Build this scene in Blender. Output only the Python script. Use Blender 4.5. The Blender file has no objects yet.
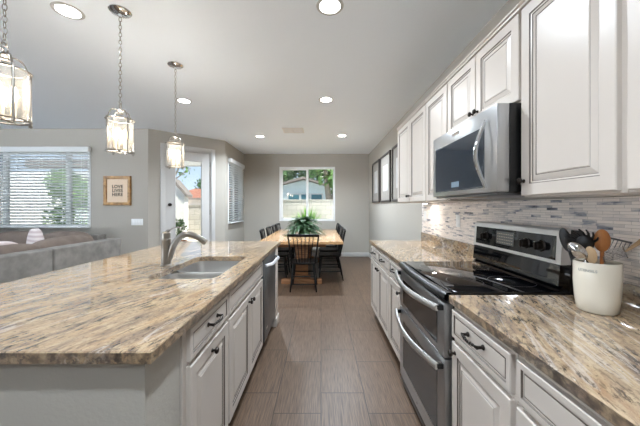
import bpy, bmesh, math, random
from mathutils import Vector, Matrix
R = math.radians
PI = math.pi
random.seed(7)
sc = bpy.context.scene
C = sc.collection

# ------------------------------------------------------------------ camera
CAM_Z = 1.33
cam_d = bpy.data.cameras.new('camera')
cam = bpy.data.objects.new('camera', cam_d); C.objects.link(cam)
cam.location = (0, 0, CAM_Z); cam.rotation_euler = (R(90), 0, 0)
cam_d.sensor_width = 36; cam_d.lens = 282 / 640 * 36
cam_d.shift_x = -1 / 640; cam_d.shift_y = -6.2 / 640
cam_d.clip_start = 0.05; cam_d.clip_end = 200
sc.camera = cam
sc.view_settings.view_transform = 'Standard'
sc.view_settings.look = 'None'
sc.view_settings.gamma = 1.0
sc.view_settings.use_curve_mapping = False
EXPOSURE = 1.47
sc.view_settings.exposure = EXPOSURE

# ------------------------------------------------------------------ world (sky above, ground glow below, raised to light the ceiling)
SKY_STRENGTH = 2.1
w = bpy.data.worlds.new('world'); sc.world = w; w.use_nodes = True
nt = w.node_tree; nt.nodes.clear()
out = nt.nodes.new('ShaderNodeOutputWorld'); bg = nt.nodes.new('ShaderNodeBackground')
tc = nt.nodes.new('ShaderNodeTexCoord'); sp = nt.nodes.new('ShaderNodeSeparateXYZ')
mr = nt.nodes.new('ShaderNodeMapRange'); rp = nt.nodes.new('ShaderNodeValToRGB')
mr.inputs[1].default_value = -1; mr.inputs[2].default_value = 1
e = rp.color_ramp.elements
e[0].position = 0.0; e[0].color = (3.3, 3.6, 4.0, 1)
e[1].position = 1.0; e[1].color = (.09, .15, .27, 1)
for p_, c_ in ((.49, (2.7, 2.95, 3.25, 1)), (.50, (.26, .30, .34, 1)), (.62, (.13, .19, .28, 1))):
    k_ = e.new(p_); k_.color = c_
nt.links.new(tc.outputs['Generated'], sp.inputs[0]); nt.links.new(sp.outputs['Z'], mr.inputs[0])
nt.links.new(mr.outputs[0], rp.inputs[0]); nt.links.new(rp.outputs[0], bg.inputs[0])
bg.inputs[1].default_value = SKY_STRENGTH; nt.links.new(bg.outputs[0], out.inputs[0])

# ------------------------------------------------------------------ sun (from behind the camera's right, screened by roof and wall)
sd = bpy.data.lights.new('sun', 'SUN'); sd.energy = 4.2; sd.angle = R(1.0); sd.color = (1, .95, .86)
so = bpy.data.objects.new('sun', sd); C.objects.link(so)
so.rotation_euler = (R(38), 0, R(58))

CAN_POWER = 8.0
PENDANT_POWER = 3.8

# ------------------------------------------------------------------ materials
def srgb(r, g, b):
    f = lambda c: (c / 255 / 12.92) if c / 255 <= .04045 else ((c / 255 + .055) / 1.055) ** 2.4
    return (f(r), f(g), f(b), 1)
def mat(name, col, rough=.5, metal=0, spec=.5, coat=0, bump=0, bscale=60, vary=0, vscale=8, emit=0, stretch=(1, 1, 1)):
    m = bpy.data.materials.new(name); m.use_nodes = True
    n = m.node_tree.nodes; l = m.node_tree.links; b = n['Principled BSDF']
    b.inputs['Base Color'].default_value = col; b.inputs['Roughness'].default_value = rough
    b.inputs['Metallic'].default_value = metal; b.inputs['Specular IOR Level'].default_value = spec
    b.inputs['Coat Weight'].default_value = coat
    if emit:
        b.inputs['Emission Color'].default_value = col; b.inputs['Emission Strength'].default_value = emit
    t = n.new('ShaderNodeTexCoord'); mp = n.new('ShaderNodeMapping'); mp.inputs['Scale'].default_value = stretch
    l.new(t.outputs['Object'], mp.inputs[0])
    if vary:
        nz = n.new('ShaderNodeTexNoise'); nz.inputs['Scale'].default_value = vscale; nz.inputs['Detail'].default_value = 4
        l.new(mp.outputs[0], nz.inputs['Vector'])
        cr = n.new('ShaderNodeValToRGB')
        cr.color_ramp.elements[0].position = .3; cr.color_ramp.elements[1].position = .7
        cr.color_ramp.elements[0].color = tuple(c * (1 - vary) for c in col[:3]) + (1,)
        cr.color_ramp.elements[1].color = tuple(min(1, c * (1 + vary)) for c in col[:3]) + (1,)
        l.new(nz.outputs[0], cr.inputs[0]); l.new(cr.outputs[0], b.inputs['Base Color'])
    if bump:
        nz = n.new('ShaderNodeTexNoise'); nz.inputs['Scale'].default_value = bscale; nz.inputs['Detail'].default_value = 3
        l.new(mp.outputs[0], nz.inputs['Vector'])
        bp = n.new('ShaderNodeBump'); bp.inputs['Strength'].default_value = bump; bp.inputs['Distance'].default_value = .01
        l.new(nz.outputs[0], bp.inputs['Height']); l.new(bp.outputs[0], b.inputs['Normal'])
    return m

M = {}
M['wall'] = mat('wall_paint', srgb(174, 169, 160), .85, spec=.2, bump=.12, bscale=70)
M['ceil'] = mat('ceiling_paint', srgb(241, 248, 255), .9, spec=.1, bump=.15, bscale=60)
M['white'] = mat('white_trim', srgb(196, 195, 193), .4)
M['whitewin'] = mat('window_vinyl', srgb(236, 238, 238), .35)
M['cab'] = mat('cabinet_paint', srgb(196, 187, 178), .34)
M['glaze'] = mat('umber_glaze', srgb(98, 88, 80), .5)
M['black'] = mat('black_plastic', srgb(16, 16, 17), .3)
M['bglass'] = mat('black_glass', srgb(6, 6, 8), .04, spec=.6)
M['ovenglass'] = mat('oven_glass', srgb(22, 23, 25), .06, spec=.6)
M['steel'] = mat('brushed_steel', srgb(206, 205, 203), .34, metal=1, bump=.03, bscale=40, stretch=(1, 1, 30))
M['steelb'] = mat('bright_satin_steel', srgb(214, 213, 211), .42, metal=.7)
M['ring'] = mat('faint_burner_mark', srgb(46, 46, 48), .3)
M['steelm'] = mat('appliance_steel', srgb(178, 179, 180), .30, metal=.92, bump=.03, bscale=40, stretch=(1, 1, 30))
M['steeld'] = mat('dark_steel', srgb(120, 123, 126), .3, metal=1)
M['chrome'] = mat('chrome', srgb(215, 215, 215), .1, metal=1)
M['nickel'] = mat('brushed_nickel', srgb(150, 146, 140), .3, metal=1)
M['bronze'] = mat('oil_rubbed_bronze', srgb(44, 38, 34), .32, metal=.7)
M['chairblk'] = mat('black_lacquered_wood', srgb(9, 10, 12), .38, spec=.3)
M['sofa'] = mat('grey_chenille', srgb(130, 126, 121), .95, spec=.1, vary=.22, vscale=9, bump=.5, bscale=160)
M['cushion'] = mat('mauve_grey_fabric', srgb(120, 108, 100), .95, spec=.1, vary=.15, vscale=7, bump=.4, bscale=140)
M['slat'] = mat('blind_slat', srgb(220, 223, 224), .5)
M['crock'] = mat('cream_glaze', srgb(214, 206, 190), .22)
M['grey'] = mat('grey_lettering', srgb(150, 150, 146), .6)
M['ink'] = mat('black_ink', srgb(40, 38, 36), .8)
M['paper'] = mat('aged_paper', srgb(226, 204, 180), .9, spec=.1)
M['dkframe'] = mat('dark_frame', srgb(48, 42, 40), .4)
M['matb'] = mat('linen_mat', srgb(144, 139, 132), .9, vary=.06, vscale=20)
M['print'] = mat('pale_print', srgb(178, 177, 175), .8, vary=.18, vscale=6)
M['crock_metal'] = mat('satin_steel', srgb(214, 216, 220), .4, metal=.6)
M['dw'] = mat('dishwasher_steel', srgb(108, 111, 114), .35, metal=.85, bump=.03, bscale=30, stretch=(1, 1, 30))
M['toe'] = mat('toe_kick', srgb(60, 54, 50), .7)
M['pot'] = mat('dark_pot', srgb(52, 48, 42), .5)
M['fern'] = mat('fern_green', srgb(46, 76, 44), .35, vary=.5, vscale=14)
M['stem'] = mat('stem_green', srgb(98, 104, 60), .6)
M['ladle'] = mat('spoon_steel', srgb(205, 205, 205), .14, metal=1)
M['concrete'] = mat('block_fence', srgb(196, 190, 178), .9, vary=.06)
M['stucco'] = mat('pale_stucco', srgb(226, 222, 214), .9, bump=.2, bscale=40)
M['bluestucco'] = mat('pale_blue_siding', srgb(200, 211, 211), .9, bump=.1)
M['roofd'] = mat('grey_roofing', srgb(134, 124, 116), .9, vary=.1)
M['tileroof'] = mat('terracotta_tile', srgb(170, 112, 88), .9, vary=.2, vscale=5)
M['tealglass'] = mat('teal_window_glass', srgb(70, 110, 122), .1)
M['gravel'] = mat('tan_gravel', srgb(236, 228, 214), .95, vary=.12, vscale=20)
M['leaf'] = mat('olive_leaf', srgb(104, 136, 70), .6, vary=.4, vscale=3)
M['leafd'] = mat('dark_leaf', srgb(66, 96, 52), .6, vary=.4, vscale=3)
M['agave'] = mat('agave_green', srgb(140, 180, 92), .5, vary=.2, vscale=3)
M['bark'] = mat('pale_bark', srgb(150, 136, 118), .9, vary=.2, vscale=6)
M['vent'] = mat('vent_metal', srgb(226, 225, 222), .5)
M['shadowgap'] = mat('vent_shade', srgb(50, 49, 48), .8)
M['terra'] = mat('orange_terracotta', srgb(206, 118, 62), .7)
M['rubber'] = mat('silicone_black', srgb(20, 19, 20), .5)
M['bulb'] = mat('glowing_bulb', (1, .82, .56, 1), .3, emit=4.5)
M['can'] = mat('lit_lens', (1, .97, .92, 1), .4, emit=11)
M['lcd'] = mat('lit_display', srgb(96, 110, 122), .2, emit=.15)
M['mwglass'] = mat('microwave_glass', srgb(42, 49, 57), .06, spec=1)

def wood(name, c0, c1, rough, scale, stretch, coat=0):
    m = mat(name, c0, rough, coat=coat)
    n = m.node_tree.nodes; l = m.node_tree.links; b = n['Principled BSDF']
    t = n['Texture Coordinate']; mp = n['Mapping']; mp.inputs['Scale'].default_value = stretch
    nz = n.new('ShaderNodeTexNoise'); nz.inputs['Scale'].default_value = scale; nz.inputs['Detail'].default_value = 6; nz.inputs['Distortion'].default_value = .4
    cr = n.new('ShaderNodeValToRGB'); cr.color_ramp.elements[0].position = .32; cr.color_ramp.elements[1].position = .68
    cr.color_ramp.elements[0].color = c0; cr.color_ramp.elements[1].color = c1
    l.new(mp.outputs[0], nz.inputs['Vector']); l.new(nz.outputs[0], cr.inputs[0]); l.new(cr.outputs[0], b.inputs['Base Color'])
    return m
M['oak'] = wood('honey_wood', srgb(178, 138, 98), srgb(198, 160, 118), .13, 6, (6, .6, 6))
M['oakbase'] = wood('brown_wood', srgb(120, 80, 52), srgb(176, 128, 88), .45, 6, (.8, 6, 6))
M['goldframe'] = wood('golden_wood_frame', srgb(124, 88, 44), srgb(190, 144, 84), .45, 8, (2, 2, 2))
M['spoonwood'] = wood('spoon_wood', srgb(150, 88, 42), srgb(206, 142, 82), .5, 20, (1, 1, .3))
M['palewood'] = wood('pale_wood', srgb(186, 150, 112), srgb(214, 186, 150), .6, 20, (1, 1, .3))

def glass_mat(name, tint, gloss=.08, rough=0.0, bump=0):
    m = bpy.data.materials.new(name); m.use_nodes = True
    n = m.node_tree.nodes; l = m.node_tree.links; n.clear()
    o = n.new('ShaderNodeOutputMaterial'); mx = n.new('ShaderNodeMixShader'); tr = n.new('ShaderNodeBsdfTransparent'); gl = n.new('ShaderNodeBsdfGlossy')
    lw = n.new('ShaderNodeLayerWeight'); lw.inputs[0].default_value = .25
    ml = n.new('ShaderNodeMath'); ml.operation = 'MULTIPLY_ADD'; ml.inputs[1].default_value = .8; ml.inputs[2].default_value = gloss
    tr.inputs[0].default_value = tint; gl.inputs['Roughness'].default_value = rough
    l.new(lw.outputs['Fresnel'], ml.inputs[0]); l.new(ml.outputs[0], mx.inputs[0]); l.new(tr.outputs[0], mx.inputs[1]); l.new(gl.outputs[0], mx.inputs[2])
    if bump:
        t = n.new('ShaderNodeTexCoord'); nz = n.new('ShaderNodeTexNoise'); nz.inputs['Scale'].default_value = 90; bp = n.new('ShaderNodeBump')
        bp.inputs['Strength'].default_value = bump; l.new(t.outputs['Object'], nz.inputs['Vector']); l.new(nz.outputs[0], bp.inputs['Height']); l.new(bp.outputs[0], gl.inputs['Normal'])
    l.new(mx.outputs[0], o.inputs[0])
    return m
def milky():
    m = glass_mat('seeded_lamp_glass', (.95, .92, .87, 1), .10, .15, .5)
    n = m.node_tree.nodes; l = m.node_tree.links
    o = next(k for k in n if k.type == 'OUTPUT_MATERIAL'); src = o.inputs[0].links[0].from_socket
    tl = n.new('ShaderNodeBsdfTranslucent'); tl.inputs[0].default_value = (.9, .86, .78, 1); df = n.new('ShaderNodeBsdfDiffuse'); df.inputs[0].default_value = (.85, .82, .76, 1)
    a = n.new('ShaderNodeMixShader'); a.inputs[0].default_value = .5; l.new(tl.outputs[0], a.inputs[1]); l.new(df.outputs[0], a.inputs[2])
    t = n.new('ShaderNodeTexCoord'); nz = n.new('ShaderNodeTexNoise'); nz.inputs['Scale'].default_value = 30; nz.inputs['Detail'].default_value = 3
    mp = n.new('ShaderNodeMapping'); mp.inputs['Scale'].default_value = (1, 1, .15); l.new(t.outputs['Object'], mp.inputs[0]); l.new(mp.outputs[0], nz.inputs['Vector'])
    k = n.new('ShaderNodeMath'); k.operation = 'MULTIPLY_ADD'; k.inputs[1].default_value = .09; k.inputs[2].default_value = .0; l.new(nz.outputs[0], k.inputs[0])
    b = n.new('ShaderNodeMixShader'); l.new(k.outputs[0], b.inputs[0]); l.new(src, b.inputs[1]); l.new(a.outputs[0], b.inputs[2]); l.new(b.outputs[0], o.inputs[0])
    return m
M['glass'] = glass_mat('window_glass', (.78, .80, .80, 1), .02)
M['glasslight'] = glass_mat('clear_window_glass', (.85, .87, .87, 1), .02)
M['lampglass'] = milky()

def granite():
    m = bpy.data.materials.new('streaked_granite'); m.use_nodes = True
    n = m.node_tree.nodes; l = m.node_tree.links; b = n['Principled BSDF']
    b.inputs['Roughness'].default_value = .06; b.inputs['IOR'].default_value = 2.0
    t = n.new('ShaderNodeTexCoord')
    def noise(scale, sx, sy, rz, det=8, dist=0., rough=.6, loc=0):
        mp0 = n.new('ShaderNodeMapping'); mp0.inputs['Rotation'].default_value = (0, 0, rz); mp0.inputs['Location'].default_value = (loc, loc, 0)
        mp = n.new('ShaderNodeMapping'); mp.inputs['Scale'].default_value = (sx, sy, 1.4)
        nz = n.new('ShaderNodeTexNoise'); nz.inputs['Scale'].default_value = scale; nz.inputs['Detail'].default_value = det
        nz.inputs['Distortion'].default_value = dist; nz.inputs['Roughness'].default_value = rough
        l.new(t.outputs['Object'], mp0.inputs[0]); l.new(mp0.outputs[0], mp.inputs[0]); l.new(mp.outputs[0], nz.inputs['Vector'])
        return nz.outputs[0]
    def ramp(src, pts):
        cr = n.new('ShaderNodeValToRGB'); el = cr.color_ramp.elements
        el[0].position, el[0].color = pts[0]; el[1].position, el[1].color = pts[-1]
        for p_, c_ in pts[1:-1]:
            k = el.new(p_); k.color = c_
        l.new(src, cr.inputs[0]); return cr.outputs[0]
    def mix(f, a, b_, fac=None):
        mx = n.new('ShaderNodeMix'); mx.data_type = 'RGBA'
        if f is None: mx.inputs[0].default_value = fac
        else: l.new(f, mx.inputs[0])
        l.new(a, mx.inputs[6]); l.new(b_, mx.inputs[7]); return mx.outputs[2]
    def mul(a, c):
        k = n.new('ShaderNodeMath'); k.operation = 'MULTIPLY'; l.new(a, k.inputs[0])
        if isinstance(c, float): k.inputs[1].default_value = c
        else: l.new(c, k.inputs[1])
        return k.outputs[0]
    def rgb(c):
        k = n.new('ShaderNodeRGB'); k.outputs[0].default_value = c; return k.outputs[0]
    K = ((0, 0, 0, 1)); W1 = ((1, 1, 1, 1)); A = R(20)
    bands = ramp(noise(4.2, 1.9, .28, A, 10, .9, .66), [(.32, srgb(78, 68, 62)), (.41, srgb(118, 102, 90)), (.47, srgb(160, 134, 106)), (.54, srgb(176, 150, 116)), (.61, srgb(162, 128, 94)), (.72, srgb(140, 126, 116))])
    greys = ramp(noise(1.7, 1.7, .4, A, 6, .6, .6, 3.3), [(.40, srgb(156, 132, 106)), (.62, srgb(136, 128, 122))])
    base = mix(None, bands, greys, .22)
    base = mix(mul(ramp(noise(24, 1.6, .5, A, 8, .6, .75, 1.2), [(.46, K), (.60, W1)]), .60), base, rgb(srgb(190, 170, 138)))
    base = mix(mul(ramp(noise(38, 1.3, .6, A, 6, .3, .7, 9.2), [(.50, K), (.62, W1)]), .45), base, rgb(srgb(138, 114, 96)))
    veins = ramp(noise(2.6, 2.4, .22, A, 8, .8, .6, 12.0), [(.485, K), (.50, W1), (.515, K)])
    base = mix(mul(veins, .55), base, rgb(srgb(198, 190, 182)))
    gate = ramp(noise(4.6, 2.2, .36, A, 7, 1.0, .62, 8.0), [(.43, K), (.54, W1)])
    fl = ramp(noise(40, 1.5, .42, A, 6, .4, .7, 5.1), [(.515, K), (.575, W1)])
    base = mix(mul(mul(fl, gate), .78), base, rgb(srgb(54, 46, 42)))
    fs = ramp(noise(110, 1, .7, A, 4, 0, .65, 2.0), [(.58, K), (.66, W1)])
    base = mix(mul(fs, .55), base, rgb(srgb(58, 50, 46)))
    l.new(base, b.inputs['Base Color'])
    return m
M['granite'] = granite()

def rough_granite():
    m = M['granite'].copy(); m.name = 'chiselled_granite_edge'
    n = m.node_tree.nodes; l = m.node_tree.links; b = n['Principled BSDF']; b.inputs['Roughness'].default_value = .35
    t = n.new('ShaderNodeTexCoord'); nz = n.new('ShaderNodeTexNoise'); nz.inputs['Scale'].default_value = 38; nz.inputs['Detail'].default_value = 6
    cr = n.new('ShaderNodeValToRGB'); cr.color_ramp.elements[0].position = .40; cr.color_ramp.elements[1].position = .58
    cr.color_ramp.elements[0].color = (.22, .2, .19, 1); cr.color_ramp.elements[1].color = (.9, .88, .86, 1)
    mx = n.new('ShaderNodeMix'); mx.data_type = 'RGBA'; mx.blend_type = 'MULTIPLY'; mx.inputs[0].default_value = .9
    src = b.inputs['Base Color'].links[0].from_socket
    l.new(t.outputs['Object'], nz.inputs['Vector']); l.new(nz.outputs[0], cr.inputs[0]); l.new(src, mx.inputs[6]); l.new(cr.outputs[0], mx.inputs[7]); l.new(mx.outputs[2], b.inputs['Base Color'])
    return m
M['granedge'] = rough_granite()

def tile_floor():
    m = bpy.data.materials.new('linear_porcelain_tile'); m.use_nodes = True
    n = m.node_tree.nodes; l = m.node_tree.links; b = n['Principled BSDF']
    b.inputs['Roughness'].default_value = .38; b.inputs['Specular IOR Level'].default_value = .4
    t = n.new('ShaderNodeTexCoord'); s = n.new('ShaderNodeSeparateXYZ'); l.new(t.outputs['Object'], s.inputs[0])
    def mth(op, a, bb=None, c=None):
        k = n.new('ShaderNodeMath'); k.operation = op
        for i, v in enumerate((a, bb, c)):
            if v is None: continue
            if isinstance(v, (int, float)): k.inputs[i].default_value = v
            else: l.new(v, k.inputs[i])
        return k.outputs[0]
    cx = mth('DIVIDE', s.outputs['X'], .305); ci = mth('FLOOR', cx); cf = mth('FRACT', cx)
    par = mth('FLOORED_MODULO', ci, 2)
    ry = mth('DIVIDE', mth('ADD', mth('SUBTRACT', s.outputs['Y'], 2.016), mth('MULTIPLY', par, .2)), .605)
    ri = mth('FLOOR', ry); rf = mth('FRACT', ry)
    gx = mth('LESS_THAN', mth('MINIMUM', cf, mth('SUBTRACT', 1, cf)), .008)
    gy = mth('LESS_THAN', mth('MINIMUM', rf, mth('SUBTRACT', 1, rf)), .0048)
    g = mth('MAXIMUM', gx, gy)
    cmb = n.new('ShaderNodeCombineXYZ'); l.new(ci, cmb.inputs[0]); l.new(ri, cmb.inputs[1])
    wn = n.new('ShaderNodeTexWhiteNoise'); l.new(cmb.outputs[0], wn.inputs['Vector'])
    mp = n.new('ShaderNodeMapping'); mp.inputs['Scale'].default_value = (230, 7, 1); l.new(t.outputs['Object'], mp.inputs[0])
    va = n.new('ShaderNodeVectorMath'); va.operation = 'ADD'; l.new(mp.outputs[0], va.inputs[0]); l.new(wn.outputs['Color'], va.inputs[1])
    nz = n.new('ShaderNodeTexNoise'); nz.inputs['Scale'].default_value = 1.0; nz.inputs['Detail'].default_value = 3; l.new(va.outputs[0], nz.inputs['Vector'])
    cr = n.new('ShaderNodeValToRGB'); cr.color_ramp.elements[0].position = .32; cr.color_ramp.elements[1].position = .68
    cr.color_ramp.elements[0].color = srgb(70, 54, 42); cr.color_ramp.elements[1].color = srgb(110, 89, 72)
    l.new(nz.outputs[0], cr.inputs[0])
    hv = n.new('ShaderNodeHueSaturation'); l.new(cr.outputs[0], hv.inputs['Color']); l.new(mth('MULTIPLY_ADD', wn.outputs['Value'], .16, .92), hv.inputs['Value'])
    mx = n.new('ShaderNodeMix'); mx.data_type = 'RGBA'; l.new(g, mx.inputs[0]); l.new(hv.outputs[0], mx.inputs[6]); mx.inputs[7].default_value = srgb(42, 34, 29)
    l.new(mx.outputs[2], b.inputs['Base Color'])
    bp = n.new('ShaderNodeBump'); bp.inputs['Strength'].default_value = .12; bp.inputs['Distance'].default_value = .004
    l.new(mth('SUBTRACT', nz.outputs[0], g), bp.inputs['Height']); l.new(bp.outputs[0], b.inputs['Normal'])
    return m
M['floor'] = tile_floor()

def mosaic():
    m = bpy.data.materials.new('stacked_stone_mosaic'); m.use_nodes = True
    n = m.node_tree.nodes; l = m.node_tree.links; b = n['Principled BSDF']; b.inputs['Roughness'].default_value = .35
    t = n.new('ShaderNodeTexCoord'); s = n.new('ShaderNodeSeparateXYZ'); l.new(t.outputs['Object'], s.inputs[0])
    c = n.new('ShaderNodeCombineXYZ'); l.new(s.outputs['Y'], c.inputs[0]); l.new(s.outputs['Z'], c.inputs[1])
    br = n.new('ShaderNodeTexBrick'); br.inputs['Scale'].default_value = 1
    br.inputs['Brick Width'].default_value = .072; br.inputs['Row Height'].default_value = .0138; br.inputs['Mortar Size'].default_value = .0007
    br.offset = .37; br.squash = 1.7; br.squash_frequency = 3
    br.inputs['Color1'].default_value = (0, 0, 0, 1); br.inputs['Color2'].default_value = (1, 1, 1, 1); br.inputs['Mortar'].default_value = (.0, .0, .0, 1)
    l.new(c.outputs[0], br.inputs['Vector'])
    nz = n.new('ShaderNodeTexNoise'); nz.inputs['Scale'].default_value = 7; nz.inputs['Detail'].default_value = 8
    mp = n.new('ShaderNodeMapping'); mp.inputs['Scale'].default_value = (2, 1.4, 6); l.new(t.outputs['Object'], mp.inputs[0]); l.new(mp.outputs[0], nz.inputs['Vector'])
    ad = n.new('ShaderNodeMath'); ad.operation = 'MULTIPLY_ADD'; ad.inputs[1].default_value = .62; l.new(br.outputs['Color'], ad.inputs[0])
    m2 = n.new('ShaderNodeMath'); m2.operation = 'MULTIPLY_ADD'; m2.inputs[1].default_value = .9; m2.inputs[2].default_value = -.25; l.new(nz.outputs[0], m2.inputs[0]); l.new(m2.outputs[0], ad.inputs[2])
    cr = n.new('ShaderNodeValToRGB'); el = cr.color_ramp.elements
    el[0].position = .08; el[0].color = srgb(72, 74, 86); el[1].position = .95; el[1].color = srgb(238, 230, 224)
    for p_, c_ in ((.19, srgb(150, 152, 162)), (.27, srgb(208, 201, 198)), (.5, srgb(240, 230, 222))):
        k = el.new(p_); k.color = c_
    l.new(ad.outputs[0], cr.inputs[0])
    mx = n.new('ShaderNodeMix'); mx.data_type = 'RGBA'; l.new(br.outputs['Fac'], mx.inputs[0]); l.new(cr.outputs[0], mx.inputs[6]); mx.inputs[7].default_value = srgb(176, 169, 165)
    l.new(mx.outputs[2], b.inputs['Base Color'])
    bp = n.new('ShaderNodeBump'); bp.inputs['Strength'].default_value = .6; bp.inputs['Distance'].default_value = .006
    l.new(ad.outputs[0], bp.inputs['Height']); l.new(bp.outputs[0], b.inputs['Normal'])
    return m
M['mosaic'] = mosaic()

def block():
    m = bpy.data.materials.new('cinder_block'); m.use_nodes = True
    n = m.node_tree.nodes; l = m.node_tree.links; b = n['Principled BSDF']; b.inputs['Roughness'].default_value = .9
    t = n.new('ShaderNodeTexCoord'); s = n.new('ShaderNodeSeparateXYZ'); l.new(t.outputs['Object'], s.inputs[0])
    c = n.new('ShaderNodeCombineXYZ'); l.new(s.outputs['X'], c.inputs[0]); l.new(s.outputs['Z'], c.inputs[1])
    br = n.new('ShaderNodeTexBrick'); br.inputs['Scale'].default_value = 1; br.inputs['Brick Width'].default_value = .4; br.inputs['Row Height'].default_value = .2; br.inputs['Mortar Size'].default_value = .008
    br.inputs['Color1'].default_value = srgb(206, 198, 184); br.inputs['Color2'].default_value = srgb(190, 184, 172); br.inputs['Mortar'].default_value = srgb(160, 154, 142)
    l.new(c.outputs[0], br.inputs['Vector']); l.new(br.outputs['Color'], b.inputs['Base Color'])
    return m
M['block'] = block()

# ------------------------------------------------------------------ mesh helpers
def nb(): return bmesh.new()
def box(bm, x0, x1, y0, y1, z0, z1, m=0, bev=0, seg=2):
    r = bmesh.ops.create_cube(bm, size=1)
    vs = r['verts']
    for v in vs:
        v.co = Vector(((x0 + x1) / 2 + v.co.x * (x1 - x0), (y0 + y1) / 2 + v.co.y * (y1 - y0), (z0 + z1) / 2 + v.co.z * (z1 - z0)))
    fs = set(f for v in vs for f in v.link_faces)
    for f in fs: f.material_index = m
    if bev:
        es = list(set(e for v in vs for e in v.link_edges))
        q = bmesh.ops.bevel(bm, geom=es, offset=bev, segments=seg, profile=.5, affect='EDGES')
        for f in q['faces']: f.material_index = m
    return vs
def frame_of(d):
    d = d.normalized(); up = Vector((0, 0, 1)) if abs(d.z) < .95 else Vector((1, 0, 0))
    a = d.cross(up).normalized(); return a, a.cross(d).normalized()
def tube(bm, pts, r, seg=8, m=0, closed=False, flat=1.0, cap=True, up=None):
    pts = [Vector(p) for p in pts]; n = len(pts); rr = r if isinstance(r, (list, tuple)) else [r] * n
    rows = []; a = None
    for i, p in enumerate(pts):
        if closed: d = pts[(i + 1) % n] - pts[i - 1]
        else: d = pts[min(i + 1, n - 1)] - pts[max(i - 1, 0)]
        d = d.normalized()
        if up is not None: a = d.cross(Vector(up)).normalized()
        elif a is None: a = frame_of(d)[0]
        else:
            a = (a - d * a.dot(d)).normalized()
        b = a.cross(d).normalized()
        rows.append([bm.verts.new(p + a * math.cos(2 * PI * k / seg) * rr[i] + b * math.sin(2 * PI * k / seg) * rr[i] * flat) for k in range(seg)])
    rng = range(n) if closed else range(n - 1)
    for i in rng:
        A, B = rows[i], rows[(i + 1) % n]
        for k in range(seg):
            f = bm.faces.new((A[k], A[(k + 1) % seg], B[(k + 1) % seg], B[k])); f.material_index = m
    if cap and not closed:
        f = bm.faces.new(rows[0][::-1]); f.material_index = m
        f = bm.faces.new(rows[-1]); f.material_index = m
def lathe(bm, prof, loc=(0, 0, 0), seg=24, m=0, axis='Z', sx=1.0, sy=1.0, cap=True):
    loc = Vector(loc); rows = []
    def pt(r, z, t):
        x, y = r * math.cos(t) * sx, r * math.sin(t) * sy
        return {'Z': Vector((x, y, z)), 'X': Vector((z, x, y)), 'Y': Vector((y, z, x)), '-X': Vector((-z, y, x)), '-Y': Vector((x, -z, y))}[axis]
    for r, z in prof:
        rows.append([bm.verts.new(loc + pt(max(r, 1e-5), z, 2 * PI * k / seg)) for k in range(seg)])
    for i in range(len(rows) - 1):
        for k in range(seg):
            f = bm.faces.new((rows[i][k], rows[i][(k + 1) % seg], rows[i + 1][(k + 1) % seg], rows[i + 1][k])); f.material_index = m
    if cap:
        for q in (rows[0][::-1], rows[-1]):
            f = bm.faces.new(q); f.material_index = m
def quad(bm, pts, m=0):
    f = bm.faces.new([bm.verts.new(Vector(p)) for p in pts]); f.material_index = m; return f
def grid(bm, fn, nu, nv, m=0, wrap=False):
    V = [[bm.verts.new(Vector(fn(i / nu, j / nv))) for j in range(nv + 1)] for i in range(nu + 1)]
    for i in range(nu):
        for j in range(nv):
            f = bm.faces.new((V[i][j], V[i + 1][j], V[i + 1][j + 1], V[i][j + 1])); f.material_index = m
def rings(bm, x0, x1, z0, z1, prof, yb=0.0):
    """front panel facing -y; prof = [(inset, y, material of the band that follows)]"""
    rows = []
    for ins, y, m in prof:
        rows.append([bm.verts.new(Vector(c)) for c in ((x0 + ins, y, z0 + ins), (x1 - ins, y, z0 + ins), (x1 - ins, y, z1 - ins), (x0 + ins, y, z1 - ins))])
    for i in range(len(rows) - 1):
        for k in range(4):
            f = bm.faces.new((rows[i][k], rows[i][(k + 1) % 4], rows[i + 1][(k + 1) % 4], rows[i + 1][k])); f.material_index = prof[i][2]
    f = bm.faces.new(rows[-1]); f.material_index = prof[-1][2]
    f = bm.faces.new(rows[0][::-1]); f.material_index = prof[0][2]
def pillow_mesh(bm, c, sz, p=.45, rot=None, m=0, nu=28, nv=16):
    c = Vector(c)
    def s(v, e): return math.copysign(abs(v) ** e, v)
    def fn(u, v):
        a = -PI + 2 * PI * u; b = -PI / 2 + PI * v
        q = Vector((s(math.cos(b), .7) * s(math.cos(a), p) * sz[0] / 2, s(math.cos(b), .7) * s(math.sin(a), p) * sz[1] / 2, s(math.sin(b), .75) * sz[2] / 2))
        if rot is not None: q = rot @ q
        return c + q
    grid(bm, fn, nu, nv, m)
    bmesh.ops.remove_doubles(bm, verts=bm.verts[:], dist=1e-5)
def obj(name, bm, mats, parent=None, smooth=35, loc=None, rotz=None):
    me = bpy.data.meshes.new(name)
    bmesh.ops.recalc_face_normals(bm, faces=bm.faces[:])
    bm.to_mesh(me); bm.free()
    for k in (mats if isinstance(mats, (list, tuple)) else [mats]): me.materials.append(M[k] if isinstance(k, str) else k)
    if smooth:
        for p in me.polygons: p.use_smooth = True
        me.set_sharp_from_angle(angle=R(smooth))
    o = bpy.data.objects.new(name, me); C.objects.link(o)
    if parent is not None: o.parent = parent
    if loc is not None: o.location = loc
    if rotz is not None: o.rotation_euler = (0, 0, rotz)
    return o
def tag(o, label=None, cat=None, group=None, kind=None):
    if label: o['label'] = label
    if cat: o['category'] = cat
    if group: o['group'] = group
    if kind: o['kind'] = kind
    return o
def thing(name, label, cat, loc=(0, 0, 0), rotz=0, group=None):
    o = bpy.data.objects.new(name, None); C.objects.link(o); o.empty_display_size = .1
    o.location = loc; o.rotation_euler = (0, 0, rotz)
    return tag(o, label, cat, group)
def struct(name, bm, m, **k): return tag(obj(name, bm, m, **k), kind='structure')
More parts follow.
